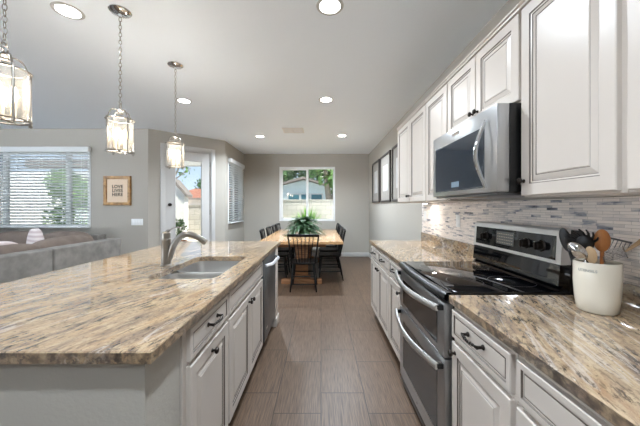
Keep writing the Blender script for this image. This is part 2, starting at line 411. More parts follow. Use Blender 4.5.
def dup(root, loc, rotz=None, label=None):
    """a copy of a thing with copies of its parts and sub-parts"""
    r = root.copy(); C.objects.link(r); r.location = loc
    if rotz is not None: r.rotation_euler = (0, 0, rotz)
    if label: r['label'] = label
    for ch in list(root.children):
        c = ch.copy(); C.objects.link(c); c.parent = r
        for g in list(ch.children):
            d = g.copy(); C.objects.link(d); d.parent = c
    return r
def text_mesh(name, body, size, mt, parent, loc, rot, extrude=.0006, align='CENTER', space=1.0, lines=1.0):
    cu = bpy.data.curves.new(name, 'FONT'); cu.body = body; cu.size = size; cu.align_x = align; cu.align_y = 'CENTER'
    cu.extrude = extrude; cu.space_character = space; cu.space_line = lines; cu.offset = size * .02
    t = bpy.data.objects.new(name, cu); C.objects.link(t)
    bpy.context.view_layer.update()
    me = bpy.data.meshes.new_from_object(t.evaluated_get(bpy.context.evaluated_depsgraph_get()))
    bpy.data.objects.remove(t); bpy.data.curves.remove(cu)
    me.materials.clear(); me.materials.append(M[mt]); me.name = name
    o = bpy.data.objects.new(name, me); C.objects.link(o); o.parent = parent; o.location = loc; o.rotation_euler = rot
    return o

# ------------------------------------------------------------------ the room
CEIL = 2.74; XR = 1.28; XS = -2.05; YB = 7.53
YL = 5.09; AX, AY = -3.12, 5.09; BX, BY = -2.05, 6.02
XL = -7.0; YREAR = -2.4; TH = .14
DL = math.hypot(BX - AX, BY - AY)
def wall(name, a, b, openings=(), ext0=0, ext1=0, m='wall'):
    """wall from a to b, thickness to the left of that direction; openings (s0, s1, z0, z1)"""
    L = math.hypot(b[0] - a[0], b[1] - a[1]); ang = math.atan2(b[1] - a[1], b[0] - a[0])
    bm = nb(); cur = -ext0
    for s0, s1, z0, z1 in sorted(openings):
        box(bm, cur, s0, 0, TH, 0, CEIL)
        if z0 > 0: box(bm, s0, s1, 0, TH, 0, z0)
        if z1 < CEIL: box(bm, s0, s1, 0, TH, z1, CEIL)
        cur = s1
    box(bm, cur, L + ext1, 0, TH, 0, CEIL)
    return struct(name, bm, m, smooth=0, loc=(a[0], a[1], 0), rotz=ang)
bm = nb(); box(bm, XL - .2, XR + .2, YREAR, YB + .2, -.1, 0); struct('floor', bm, 'floor', smooth=0)
bm = nb(); box(bm, XL - .2, XR + .2, YREAR, YB + .2, CEIL, CEIL + .12); struct('ceiling', bm, 'ceil', smooth=0)
WL0, WL1, WZ0, WZ1 = -6.22, -4.157, .95, 2.38
D0, D1, DZ = .27, 1.13, 2.44
SW0, SW1 = 6.22, 7.27
BW0, BW1 = -1.11, .374
wall('wall_left', (XL, YREAR), (XL, YL), [(.6, 4.7, .05, 2.6)], ext1=.2)  # unseen opening, added to let light onto the ceiling
wall('wall_rear', (XR, YREAR), (XL, YREAR), [(6.4, 8.0, .05, 2.6)], ext0=.14, ext1=.14)  # opening out of view, added to admit some light from behind
wall('wall_living', (XL, YL), (AX, AY), [(WL0 - XL, WL1 - XL, WZ0, WZ1)])
wall('wall_door', (AX, AY), (BX, BY), [(D0, D1, 0, DZ)])
wall('wall_side', (BX, BY), (XS, YB), [(SW0 - BY, SW1 - BY, .95, 2.38)], ext1=.14)
wall('wall_back', (XS, YB), (XR, YB), [(BW0 - XS, BW1 - XS, .95, 2.395)], ext1=.14)
wall('wall_right', (XR, YB), (XR, YREAR))
def baseboard(name, a, b, s0=0, s1=None):
    L = math.hypot(b[0] - a[0], b[1] - a[1]); bm = nb(); s1 = L if s1 is None else s1
    box(bm, s0, s1, -.014, 0, 0, .11, bev=.003)
    struct(name, bm, 'white', loc=(a[0], a[1], 0), rotz=math.atan2(b[1] - a[1], b[0] - a[0]))
baseboard('baseboard_back', (XS, YB), (XR, YB))
baseboard('baseboard_right', (XR, YB), (XR, 3.5), s0=.014)
baseboard('baseboard_side', (BX, BY), (XS, YB))
baseboard('baseboard_living', (XL, YL), (AX, AY))
baseboard('baseboard_door', (AX, AY), (BX, BY), 0, D0 - .07)
baseboard('baseboard_door_right', (AX, AY), (BX, BY), D1 + .07, None)

# windows: frame in local wall coords (x along the wall, y into the room is negative)
def window(name, loc, ang, W, z0, z1, mullions, gl='glass'):
    t = tag(bpy.data.objects.new(name, None), kind='structure'); C.objects.link(t); t.location = loc; t.rotation_euler = (0, 0, ang)
    bm = nb(); f = .05
    box(bm, 0, W, -.006, TH, z0, z0 + f); box(bm, 0, W, -.006, TH, z1 - f, z1)
    box(bm, 0, f, -.006, TH, z0 + f, z1 - f); box(bm, W - f, W, -.006, TH, z0 + f, z1 - f)
    obj('window_frame', bm, 'whitewin', t)
    for x in mullions:
        bm = nb(); box(bm, x - .03, x + .03, .03, .10, z0 + f, z1 - f, bev=.004); obj('mullion', bm, 'whitewin', t)
    xs = [f] + [v for x in mullions for v in (x - .03, x + .03)] + [W - f]
    for i in range(0, len(xs), 2):
        bm = nb(); box(bm, xs[i], xs[i + 1], .062, .068, z0 + f, z1 - f); obj('pane', bm, gl, t)
    return t
window('window_1', (WL0, YL, 0), 0, WL1 - WL0, WZ0, WZ1, (.47, 1.62), 'glasslight')
window('window_2', (XS, SW0, 0), R(90), SW1 - SW0, .95, 2.38, (.525,), 'glasslight')
wb = window('window_3', (BW0, YB, 0), 0, BW1 - BW0, .95, 2.395, (.742,))
bm = nb()                                                        # lower sash rail of the slider
for x0, x1 in ((.05, .712),):
    box(bm, x0, x0 + .035, .02, .06, 1.0, 2.345); box(bm, x0, x1, .02, .06, 1.0, 1.035); box(bm, x0, x1, .02, .06, 2.31, 2.345)
obj('sliding_sash', bm, 'whitewin', wb)

# door in the diagonal wall
t = tag(bpy.data.objects.new('door_1', None), kind='structure'); C.objects.link(t)
t.location = (AX, AY, 0); t.rotation_euler = (0, 0, math.atan2(BY - AY, BX - AX))
bm = nb()
for a, b in ((D0 - .075, D0 + .004), (D1 - .004, D1 + .075)):
    box(bm, a, b, -.02, 0, 0, DZ + .075, bev=.004)
box(bm, D0 + .004, D1 - .004, -.02, 0, DZ - .004, DZ + .075, bev=.004)
box(bm, D0, D0 + .02, 0, TH, 0, DZ); box(bm, D1 - .02, D1, 0, TH, 0, DZ); box(bm, D0, D1, 0, TH, DZ - .02, DZ)
obj('door_casing', bm, 'white', t)
d0, d1 = D0 + .024, D1 - .024; g0, g1 = d0 + .15, d1 - .15
bm = nb()
box(bm, d0, g0, .02, .064, .01, DZ - .025); box(bm, g1, d1, .02, .064, .01, DZ - .025)
box(bm, g0, g1, .02, .064, .01, .24); box(bm, g0, g1, .02, .064, DZ - .19, DZ - .025)
for a, b, c, d in ((g0 - .01, g0 + .014, .23, DZ - .18), (g1 - .014, g1 + .01, .23, DZ - .18), (g0, g1, .23, .256), (g0, g1, DZ - .204, DZ - .18)):
    box(bm, a, b, .012, .072, c, d, bev=.003)
slab = obj('door_slab', bm, 'white', t)
bm = nb(); box(bm, g0 + .01, g1 - .01, .039, .045, .25, DZ - .19); obj('pane', bm, 'glass', slab)
bm = nb(); lathe(bm, [(.0, 0), (.03, 0), (.03, .008), (.011, .012), (.011, .035), (.026, .042), (.03, .056), (.024, .068), (0, .07)], (d0 + .06, .02, 1.37), 16, axis='-Y'); obj('door_knob', bm, 'bronze', t)
bm = nb()
for z in (.25, 1.22, 2.2): tube(bm, [(d1 + .003, .012, z - .05), (d1 + .003, .012, z + .05)], .008, 8)
obj('hinge', bm, 'steeld', t)

# soffit-free right wall mosaic backsplash
bm = nb(); box(bm, XR - .012, XR - .001, -1.2, 3.54, .915, 1.372)
tag(obj('backsplash', bm, 'mosaic', smooth=0), 'grey stacked stone mosaic backsplash running along the right wall above the counters', 'backsplash')

# ------------------------------------------------------------------ cabinets
def door_prof(t=.02, fr=.052, y=0.0):
    return [(0, y, 0), (0, y - t + .003, 0), (.003, y - t, 0), (fr, y - t, 1), (fr + .004, y - t + .005, 0), (fr + .010, y - t + .006, 1), (fr + .0135, y - t + .009, 0),
            (fr + .036, y - t + .0025, 1), (fr + .0395, y - t + .0042, 0), (fr + .043, y - t + .002, 0)]
def drawer_prof(t=.02, fr=.02, y=0.0):
    return [(0, y, 0), (0, y - t + .003, 0), (.003, y - t, 0), (fr, y - t, 1), (fr + .004, y - t + .005, 0), (fr + .008, y - t + .0055, 1), (fr + .0115, y - t + .004, 0), (fr + .014, y - t + .003, 0)]
def knob(parent, x, y, z):
    bm = nb(); lathe(bm, [(0, 0), (.009, 0), (.009, .002), (.0055, .006), (.0055, .014), (.013, .017), (.0155, .023), (.013, .029), (.006, .032), (0, .0325)], (x, y, z), 16, axis='-Y')
    return obj('knob', bm, 'bronze', parent)
def pull(parent, x, y, z, w=.11):
    bm = nb()
    for s in (-1, 1):
        lathe(bm, [(0, 0), (.0105, 0), (.0105, .003), (.006, .008), (.006, .022), (.008, .028), (0, .031)], (x + s * w / 2, y, z), 10, axis='-Y')
    N = 24; pts = []; rr = []
    for i in range(N + 1):
        u = i / N; pts.append((x - w / 2 - .006 + u * (w + .012), y - .024 - .010 * math.sin(PI * u), z)); rr.append(.0046 + .0016 * math.cos(u * 9 * 2 * PI) * (0.15 < u < .85) + .001)
    tube(bm, pts, rr, 8)
    return obj('handle', bm, 'bronze', parent)
def front(parent, name, x0, x1, z0, z1, prof, y=0.0):
    bm = nb(); rings(bm, x0, x1, z0, z1, prof); return obj(name, bm, ['cab', 'glaze'], parent, smooth=0)
BH = .872
def base_cabinet(label, loc, rz, W, D, cols, kind='cabinet', drawer=True, knobs=None, group=None, pulls=True, top=BH, drawers=None, end=False):
    """local: x along the run, front plane y=0, body behind; cols = door boundaries [(x0,x1,knob x or None)]"""
    t = thing('base_cabinet', label, 'cabinet', loc, rz, group)
    bm = nb()
    box(bm, 0, W, 0, D, .10, top)
    box(bm, 0, .02, -.0015, 0, .10, top, 0); box(bm, W - .02, W, -.0015, 0, .10, top, 0)
    obj('carcass', bm, 'cab', t, smooth=0)
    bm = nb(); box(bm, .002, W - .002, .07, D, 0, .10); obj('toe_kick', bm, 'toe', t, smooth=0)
    for (x0, x1, hw) in (drawers or []):
        d = front(t, 'drawer', x0, x1, .722, .85, drawer_prof())
        if hw: pull(d, (x0 + x1) / 2, -.02, .797)
    for (x0, x1, kx) in cols:
        d = front(t, 'door', x0, x1, .118, .70, door_prof())
        if kx is not None: knob(d, kx, -.02, .658)
    return t
XF = .635; XC = .61
RZ = R(-90)   # right run: local x runs towards the camera
# far run, Y from 3.49 down to 2.15
t = base_cabinet('white two-door base cabinet at the far end of the right counter', (XF, 3.49, 0), RZ, .935, .63,
                 [(.012, .463, .425), (.472, .925, .510)], drawers=[(.012, .463, 1), (.472, .925, 1)])
t = base_cabinet('narrow off-white base cabinet directly beyond the double oven range', (XF, 2.552, 0), RZ, .405, .63, [(.012, .393, .355)], drawers=[(.012, .393, 1)])
# near run
t = base_cabinet('white base cabinet with drawer and door just this side of the range', (XF, 1.338, 0), RZ, .432, .63, [(.010, .420, .045)], drawers=[(.010, .420, 1)])
t = base_cabinet('off-white base cabinet with a wide plain drawer front in the lower right corner', (XF, .903, 0), RZ, .90, .63, [(.014, .448, .41), (.456, .888, .49)], drawers=[(.014, .888, 0)])

# island cabinets: face X=-.53 looking +X; local x runs away from the camera
IX = -.53; IZ = R(90); ID = .62
t = base_cabinet('white island cabinet with a drawer over a single door, nearest the camera', (IX, 1.075, 0), IZ, .487, ID, [(.032, .477, .245)], drawers=[(.032, .477, 1)])
# the sink base: open top so the bowls hang in it
t = thing('base_cabinet', 'white island sink cabinet with two doors under a plain false front', 'cabinet', (IX, 1.566, 0), IZ)
W_ = .918
bm = nb(); box(bm, 0, W_, 0, .018, .10, BH); box(bm, 0, .018, .018, ID, .10, BH); box(bm, W_ - .018, W_, .018, ID, .10, BH); box(bm, .018, W_ - .018, .018, ID, .10, .12); box(bm, .018, W_ - .018, ID - .018, ID, .12, BH)
obj('carcass', bm, 'cab', t, smooth=0)
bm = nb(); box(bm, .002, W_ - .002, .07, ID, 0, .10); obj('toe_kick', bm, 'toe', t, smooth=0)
front(t, 'false_drawer_front', .012, W_ - .012, .722, .85, drawer_prof())
d = front(t, 'door', .012, .455, .118, .70, door_prof()); knob(d, .425, -.02, .658)
d = front(t, 'door', .463, W_ - .012, .118, .70, door_prof()); knob(d, .493, -.02, .658)

# uppers
XU = .947
def upper(label, y_far, W, z0, z1, cols, D=.32):
    t = thing('upper_cabinet', label, 'cabinet', (XU + .02, y_far, 0), RZ)
    bm = nb(); box(bm, 0, W, 0, D - .01, z0, z1); obj('carcass', bm, 'cab', t, smooth=0)
    bm = nb()
    box(bm, 0, W, -.022, .03, z1, z1 + .016, bev=.002); box(bm, 0, W, -.030, .03, z1 + .016, z1 + .03, bev=.004)
    obj('top_moulding', bm, 'cab', t)
    for (x0, x1, kx, kz) in cols:
        d = front(t, 'door', x0, x1, z0 + .008, z1 - .008, door_prof())
        if kx is not None: knob(d, kx, -.02, kz)
    return t
ZU0, ZU1 = 1.375, 2.27
upper('two-door white wall cabinet at the far end of the upper run', 3.49, .935, ZU0, ZU1, [(.006, .463, .435, 1.445), (.470, .929, .498, 1.445)])
upper('single-door white wall cabinet just beyond the microwave', 2.552, .432, ZU0, ZU1, [(.010, .422, None, 1.42)])
upper('short two-door white wall cabinet above the microwave', 2.118, .776, 1.835, ZU1, [(.010, .384, .362, 1.905), (.392, .766, .414, 1.905)])
upper('tall single-door white wall cabinet nearest this side of the microwave', 1.340, .452, ZU0, ZU1, [(.004, .434, .024, 1.45)])
upper('white wall cabinet cut by the right edge of the picture', .886, .80, ZU0, ZU1, [(.012, .396, None, 1.42), (.404, .788, None, 1.42)])

# ------------------------------------------------------------------ worktops
ZT = .91; TK = .038
def slab_poly(bm, x0, x1, y0, y1, hole=None, m=0, me=1):
    """slab with eased top edge and optional rectangular rounded hole [outline list of (x,y)]"""
    def ring(ins, z): return [bm.verts.new(Vector(p)) for p in ((x0 + ins, y0 + ins, z), (x1 - ins, y0 + ins, z), (x1 - ins, y1 - ins, z), (x0 + ins, y1 - ins, z))]
    R0 = ring(.003, ZT - TK); R1 = ring(0, ZT - TK + .003); R2 = ring(0, ZT - .004); R3 = ring(.004, ZT)
    for a, b in ((R0, R1), (R1, R2), (R2, R3)):
        for k in range(4):
            f = bm.faces.new((a[k], a[(k + 1) % 4], b[(k + 1) % 4], b[k])); f.material_index = me if b is not R3 else m
    if not hole:
        bm.faces.new(R3).material_index = m; bm.faces.new(R0[::-1]).material_index = m
        return
    for outer, z, flip in ((R3, ZT, 0), (R0, ZT - TK, 1)):
        hv = [bm.verts.new(Vector((x, y, z))) for x, y in hole]
        es = []
        for L in (outer, hv):
            for i in range(len(L)):
                e_ = bm.edges.get((L[i], L[(i + 1) % len(L)])) or bm.edges.new((L[i], L[(i + 1) % len(L)])); es.append(e_)
        bmesh.ops.triangle_fill(bm, use_beauty=True, use_dissolve=False, edges=es)
        if flip: hb = hv
        else: ht = hv
    n_ = len(hole)
    for i in range(n_):
        bm.faces.new((ht[i], ht[(i + 1) % n_], hb[(i + 1) % n_], hb[i])).material_index = m
def rrect(x0, x1, y0, y1, r, n=5):
    pts = []
    for cx, cy, a0 in ((x1 - r, y1 - r, 0), (x0 + r, y1 - r, 90), (x0 + r, y0 + r, 180), (x1 - r, y0 + r, 270)):
        for i in range(n + 1):
            a = R(a0 + 90 * i / n); pts.append((cx + r * math.cos(a), cy + r * math.sin(a)))
    return pts
SX0, SX1, SY0, SY1 = -1.035, -.62, 1.645, 2.385
t = thing('island_worktop', 'large tan streaked granite worktop of the kitchen island on the left', 'worktop', (0, 0, 0))
bm = nb(); slab_poly(bm, -1.75, -.4925, .817, 3.44, rrect(SX0, SX1, SY0, SY1, .06)); obj('slab', bm, ['granite', 'granedge'], t, smooth=0)
t = thing('worktop', 'granite worktop on the near right, under the white utensil crock', 'worktop', (0, 0, 0))
bm = nb(); slab_poly(bm, XC, XR - .001, -.9, 1.345); obj('slab', bm, ['granite', 'granedge'], t, smooth=0)
M['granback'] = M['granite']
bm = nb(); box(bm, XR - .034, XR - .0125, -.9, 1.345, ZT, 1.015, bev=.002); obj('upstand', bm, 'granite', t)
t = thing('worktop', 'granite worktop on the right beyond the range', 'worktop', (0, 0, 0))
bm = nb(); slab_poly(bm, XC, XR - .001, 2.145, 3.515); obj('slab', bm, ['granite', 'granedge'], t, smooth=0)
bm = nb(); box(bm, XR - .034, XR - .0125, 2.145, 3.515, ZT, 1.015, bev=.002); obj('upstand', bm, 'granite', t)

# island end wall + back wall (drywall) and far end panel
bm = nb(); box(bm, -1.45, -.535, .857, 1.07, 0, BH); struct('wall_island_end', bm, 'wall', smooth=0)
bm = nb(); box(bm, -1.45, -1.17, 1.07, 3.28, 0, BH - .006); struct('wall_island_back', bm, 'wall', smooth=0)
t = thing('end_panel', 'narrow white end post of the island beside the dishwasher', 'panel', (0, 0, 0))
bm = nb(); box(bm, -1.168, -.50, 3.115, 3.27, 0, BH, bev=.003); obj('panel', bm, 'cab', t)
bm = nb(); box(bm, -.5, -.488, 3.112, 3.282, 0, .10, bev=.003); box(bm, -.9, -.488, 3.27, 3.282, 0, .10, bev=.003); obj('base_shoe', bm, 'cab', t)
bm = nb(); box(bm, -1.075, -1.0, .851, .857, .62, .735, bev=.002); tag(obj('outlet_plate', bm, 'white'), 'white outlet plate on the grey end wall of the island', 'outlet')

# dishwasher
t = thing('dishwasher', 'dark steel dishwasher built into the island with a pale bar handle', 'dishwasher', (IX, 2.49, 0), IZ)
bm = nb(); box(bm, .008, .612, .02, .60, .10, .868); obj('body', bm, 'steeld', t, smooth=0)
bm = nb(); box(bm, .012, .608, -.028, .02, .115, .862, bev=.005); dd = obj('door', bm, 'dw', t)
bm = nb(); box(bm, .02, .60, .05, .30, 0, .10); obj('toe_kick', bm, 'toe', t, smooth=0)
bm = nb(); pts = []
for i in range(17):
    u = i / 16; pts.append((.04 + u * .54, -.034 - .05 * min(1, math.sin(PI * u) * 1.8), .80))
tube(bm, pts, .015, 10, flat=.6, up=(0, -1, .6)); obj('handle', bm, 'crock_metal', dd)
bm = nb(); box(bm, .10, .16, -.0295, -.028, .2, .22); obj('badge', bm, 'steel', dd)

# sink
t = thing('sink', 'stainless double bowl sink set under the island worktop', 'sink', (0, 0, 0))
def bowl(y0, y1, depth, nm):
    bm = nb(); o = rrect(SX0 - .004, SX1 + .004, y0, y1, .06, 5); L = len(o)
    cx, cy = (SX0 + SX1) / 2, (y0 + y1) / 2
    def loop(s, z): return [bm.verts.new(Vector((cx + (x - cx) * (1 - s / (SX1 - SX0) * 2), cy + (y - cy) * (1 - s / (y1 - y0) * 2), z))) for x, y in o]
    zt = ZT - TK - .0005
    rows = [loop(0, zt), loop(.004, zt - .05), loop(.010, zt - depth + .03), loop(.03, zt - depth), ]
    for a, b in zip(rows, rows[1:]):
        for i in range(L): bm.faces.new((a[i], a[(i + 1) % L], b[(i + 1) % L], b[i]))
    bm.faces.new(rows[-1])
    b_ = obj(nm, bm, 'steel', t, smooth=50)
    bm = nb(); lathe(bm, [(0, .002), (.04, .002), (.045, .004), (.045, 0)], (cx, cy, zt - depth), 20); obj('drain', bm, 'steeld', b_)
bowl(1.645, 1.945, .17, 'bowl'); bowl(1.985, 2.385, .20, 'bowl')
bm = nb(); box(bm, SX0 - .002, SX1 + .002, 1.943, 1.987, ZT - TK - .075, ZT - TK - .003, bev=.010, seg=4); obj('divider', bm, 'steel', t)

# faucet
t = thing('faucet', 'brushed nickel arched kitchen faucet behind the island sink', 'faucet', (-1.11, 2.02, ZT))
bm = nb(); lathe(bm, [(0, 0), (.038, 0), (.038, .006), (.032, .012), (.0305, .09), (.030, .178), (.032, .184), (.032, .190), (.029, .194), (.0285, .232), (.018, .243), (0, .245)], seg=24); obj('body', bm, 'nickel', t)
bm = nb(); pts = []
ctrl = [Vector((.022, 0, .045)), Vector((.062, 0, .160)), Vector((.134, 0, .222)), Vector((.207, 0, .212)), Vector((.262, 0, .178))]
def catmull(P, n=8):
    o_ = []; Q = [P[0] * 2 - P[1]] + P + [P[-1] * 2 - P[-2]]
    for i in range(1, len(Q) - 2):
        for k in range(n):
            s = k / n; o_.append(.5 * ((2 * Q[i]) + (-Q[i - 1] + Q[i + 1]) * s + (2 * Q[i - 1] - 5 * Q[i] + 4 * Q[i + 1] - Q[i + 2]) * s * s + (-Q[i - 1] + 3 * Q[i] - 3 * Q[i + 1] + Q[i + 2]) * s ** 3))
    return o_ + [P[-1]]
cp = catmull(ctrl); tube(bm, cp, [.0195 + .003 * math.sin(PI * i / (len(cp) - 1)) for i in range(len(cp))], 12)
spo = obj('spout', bm, 'nickel', t)
bm = nb(); tube(bm, [(.240, 0, .194), (.284, 0, .166)], [.020, .022], 14); obj('spray_head', bm, 'nickel', spo)
bm = nb(); tube(bm, catmull([Vector((.0, 0, .236)), Vector((.025, -.0, .254)), Vector((.055, -.01, .268)), Vector((.10, -.02, .276))], 5), [.012] * 5 + [.006] * 6 + [.005] * 5, 10); obj('lever', bm, 'nickel', t)

# ------------------------------------------------------------------ double oven range  (local front -y, x towards camera)
RW = .775
t = thing('double_oven_range', 'black and stainless double oven range with glass cooktop', 'range', (.597, 2.137, 0), RZ)
bm = nb(); box(bm, .002, RW - .002, .045, .66, .03, .893); obj('body', bm, 'black', t, smooth=0)
bm = nb()
box(bm, 0, RW, .03, .615, .895, .917, bev=.004)
N = 12
for i in range(N):                                             # black bowed front rim under the glass
    pass
cooktop = obj('cooktop', bm, 'bglass', t)
bm = nb()
def rim(u, v):
    prof = [(.03, .917), (.008, .914), (-.002, .902), (-.004, .885), (.02, .868), (.04, .866)]
    i = min(int(v * 5 + 1e-6), 5); y, z = prof[i]
    bow = .022 * (1 - (2 * u - 1) ** 2)
    return (u * RW, y - bow, z)
grid(bm, rim, 16, 5)
box(bm, .0, RW, .02, .05, .866, .9)
obj('front_rim', bm, 'black', cooktop, smooth=50)
for cx, cy, r in ((.20, .20, .115), (.20, .46, .085), (.57, .20, .095), (.57, .46, .115)):
    bm = nb(); N = 40
    for k in range(N):
        a0, a1 = 2 * PI * k / N, 2 * PI * (k + 1) / N
        quad(bm, [(cx + (r - q) * math.cos(a), cy + (r - q) * math.sin(a), .9174) for q, a in ((0, a0), (0, a1), (.003, a1), (.003, a0))])
    bmesh.ops.remove_doubles(bm, verts=bm.verts[:], dist=1e-6)
    obj('burner_ring', bm, 'ring', cooktop, smooth=0)
def oven_door(z0, z1, nm, wz0, wz1, hz):
    bm = nb()
    f = .085
    box(bm, .004, RW - .004, 0, .045, z0, z1, 0, bev=.006)
    rings(bm, f, RW - f, wz0, wz1, [(0, -.0008, 1), (.004, -.002, 1), (.008, -.0015, 1)])
    d = obj(nm, bm, ['steelm', 'ovenglass'], t)
    bm = nb(); pts = []; n = 20
    for i in range(n + 1):
        u = i / n; pts.append((.012 + u * (RW - .024), -.032 - .046 * math.sin(PI * u), hz - .012 * math.sin(PI * u)))
    tube(bm, pts, .017, 10, flat=.6, up=(0, -1, .3))
    for x in (.025, RW - .025): box(bm, x - .013, x + .013, -.034, .002, hz - .014, hz + .012, 1, bev=.003)
    obj('handle', bm, ['steel', 'black'], d)
    return d
oven_door(.595, .862, 'upper_door', .628, .80, .838)
dl = oven_door(.075, .587, 'lower_door', .17, .505, .552)
bm = nb(); text_mesh('badge', 'o', .03, 'chrome', dl, (RW / 2, -.0015, .115), (R(90), 0, 0)); bm.free()
bm = nb(); box(bm, .004, RW - .004, .006, .05, .03, .068, bev=.003); obj('kick_strip', bm, 'black', t)
# backguard
t_ = t
bm = nb()
def prof_ext(bm, prof, x0, x1, m=0, mcap=None):
    A = [bm.verts.new(Vector((x0, y, z))) for y, z in prof]; B = [bm.verts.new(Vector((x1, y, z))) for y, z in prof]; n = len(prof)
    for i in range(n):
        f = bm.faces.new((A[i], A[(i + 1) % n], B[(i + 1) % n], B[i])); f.material_index = m
    f = bm.faces.new(A[::-1]); f.material_index = m if mcap is None else mcap
    f = bm.faces.new(B); f.material_index = m if mcap is None else mcap
prof_ext(bm, [(.560, 1.048), (.568, 1.192), (.574, 1.212), (.586, 1.222), (.61, 1.222), (.61, 1.048)], .0, RW, 0)
bgd = obj('control_panel', bm, ['steelb'], t, smooth=30)
bm = nb(); prof_ext(bm, [(.552, .945), (.562, 1.045), (.61, 1.045), (.61, .945)], .004, RW - .004); prof_ext(bm, [(.548, .918), (.575, .944), (.61, .944), (.61, .918)], .004, RW - .004)
obj('vent_panel', bm, 'bglass', t, smooth=30)
bm = nb(); box(bm, .0, RW, .6105, .668, .893, 1.214, bev=.003); obj('rear_shroud', bm, 'black', t)
ta = math.atan2(.008, .144)
def on_panel(z): return .560 + (z - 1.048) * .008 / .144
bm = nb(); y_a, y_b = on_panel(1.066), on_panel(1.186)
for a, b in (((.03, y_a - .0015, 1.066), (RW - .03, y_b - .0015, 1.186)),):
    quad(bm, [(a[0], a[1], a[2]), (b[0], a[1], a[2]), (b[0], b[1], b[2]), (a[0], b[1], b[2])])
obj('fascia', bm, 'bglass', bgd, smooth=0)
def rknob(x):
    bm = nb(); z = 1.125; y = on_panel(z) - .001
    lathe(bm, [(0, 0), (.030, 0), (.030, .004), (.024, .008), (.022, .028), (.019, .033), (0, .034)], (x, y, z), 20, axis='-Y')
    box(bm, x - .0045, x + .0045, y - .040, y - .028, z - .02, z + .02, 0, bev=.002)
    obj('knob', bm, 'bronze', bgd)
    bm = nb(); box(bm, x - .055, x - .040, y - .0035, y, z - .016, z + .016, bev=.002); obj('indicator', bm, 'chrome', bgd)
for x in (.155, .545, .655): rknob(x)
bm = nb(); quad(bm, [(.27, on_panel(1.09) - .002, 1.09), (.44, on_panel(1.09) - .002, 1.09), (.44, on_panel(1.172) - .002, 1.172), (.27, on_panel(1.172) - .002, 1.172)]); 
obj('display', bm, 'steeld', bgd, smooth=0)
bm = nb()
for i in range(9):
    for j in range(4):
        x = .285 + i * .017; z = 1.10 + j * .018; y = on_panel(z) - .003
        quad(bm, [(x, y, z), (x + .009, y, z), (x + .009, y, z + .005), (x, y, z + .005)])
obj('keypad', bm, 'crock', bgd, smooth=0)

# ------------------------------------------------------------------ microwave
t = thing('microwave', 'stainless over-the-range microwave with dark glass door', 'microwave', (.843, 2.118, 0), RZ)
MW = .768; mz0, mz1 = 1.402, 1.828
bm = nb(); box(bm, .002, MW - .002, .062, .425, mz0, mz1); obj('body', bm, 'black', t, smooth=0)
bm = nb(); box(bm, 0, MW, 0, .06, mz0, mz1, 0, bev=.004)
rings(bm, .045, .665, mz0 + .028, mz1 - .085, [(0, -.0008, 1), (.004, -.002, 1), (.01, -.0015, 1)])
d = obj('door', bm, ['steelm', 'mwglass'], t)
bm = nb(); pts = []
for i in range(25):
    u = i / 24; s = math.sin(PI * u)
    pts.append((.69 + .0 * u, -.012 - .05 * s ** 1.3, mz0 + .022 + u * .345))
tube(bm, pts, [.0085 + .003 * math.sin(PI * i / 24) for i in range(25)], 10, flat=.7); obj('handle', bm, 'chrome', d)
bm = nb(); box(bm, .30, .40, -.0032, -.002, mz0 + .05, mz0 + .085, 0); obj('display', bm, 'lcd', d, smooth=0)
bm = nb(); box(bm, .31, .40, -.0015, 0, mz1 - .05, mz1 - .032, 0); obj('badge', bm, 'chrome', d)
bm = nb(); box(bm, .02, MW - .02, .015, .42, mz0 - .014, mz0 - .0005, bev=.003); obj('grille', bm, 'steeld', t)
bm = nb(); box(bm, .3, .45, .05, .14, mz0 - .017, mz0 - .0145); obj('task_lamp', bm, 'crock', t)

# ------------------------------------------------------------------ outlets and switches
def plate(name, label, cat, loc, rz, w, h, slots, group=None, mt='whitewin'):
    t = thing(name, label, cat, loc, rz, group)
    bm = nb(); box(bm, -w / 2, w / 2, -.006, 0, -h / 2, h / 2, bev=.0025); obj('plate', bm, mt, t)
    for x, z, ww, hh, m in slots:
        bm = nb(); box(bm, x - ww / 2, x + ww / 2, -.010, -.0062, z - hh / 2, z + hh / 2, bev=.001); obj('rocker' if cat == 'switch' else 'socket', bm, m, t)
    return t
plate('wall_switch', 'white four-gang light switch plate on the grey wall below the framed sign', 'switch', (-3.315, YL - .001, 1.16 - .105), 0, .21, .115, [(-.069, 0, .03, .066, 'whitewin'), (-.023, 0, .03, .066, 'whitewin'), (.023, 0, .03, .066, 'whitewin'), (.069, 0, .03, .066, 'whitewin')])
plate('outlet', 'white outlet on the mosaic backsplash at its far end', 'outlet', (XR - .0125, 3.42, 1.22), RZ, .075, .115, [(0, .026, .034, .03, 'whitewin'), (0, -.026, .034, .03, 'whitewin')])
plate('outlet', 'white outlet on the mosaic backsplash just beyond the range', 'outlet', (XR - .0125, 2.60, 1.20), RZ, .075, .115, [(0, .026, .034, .03, 'whitewin'), (0, -.026, .034, .03, 'whitewin')])

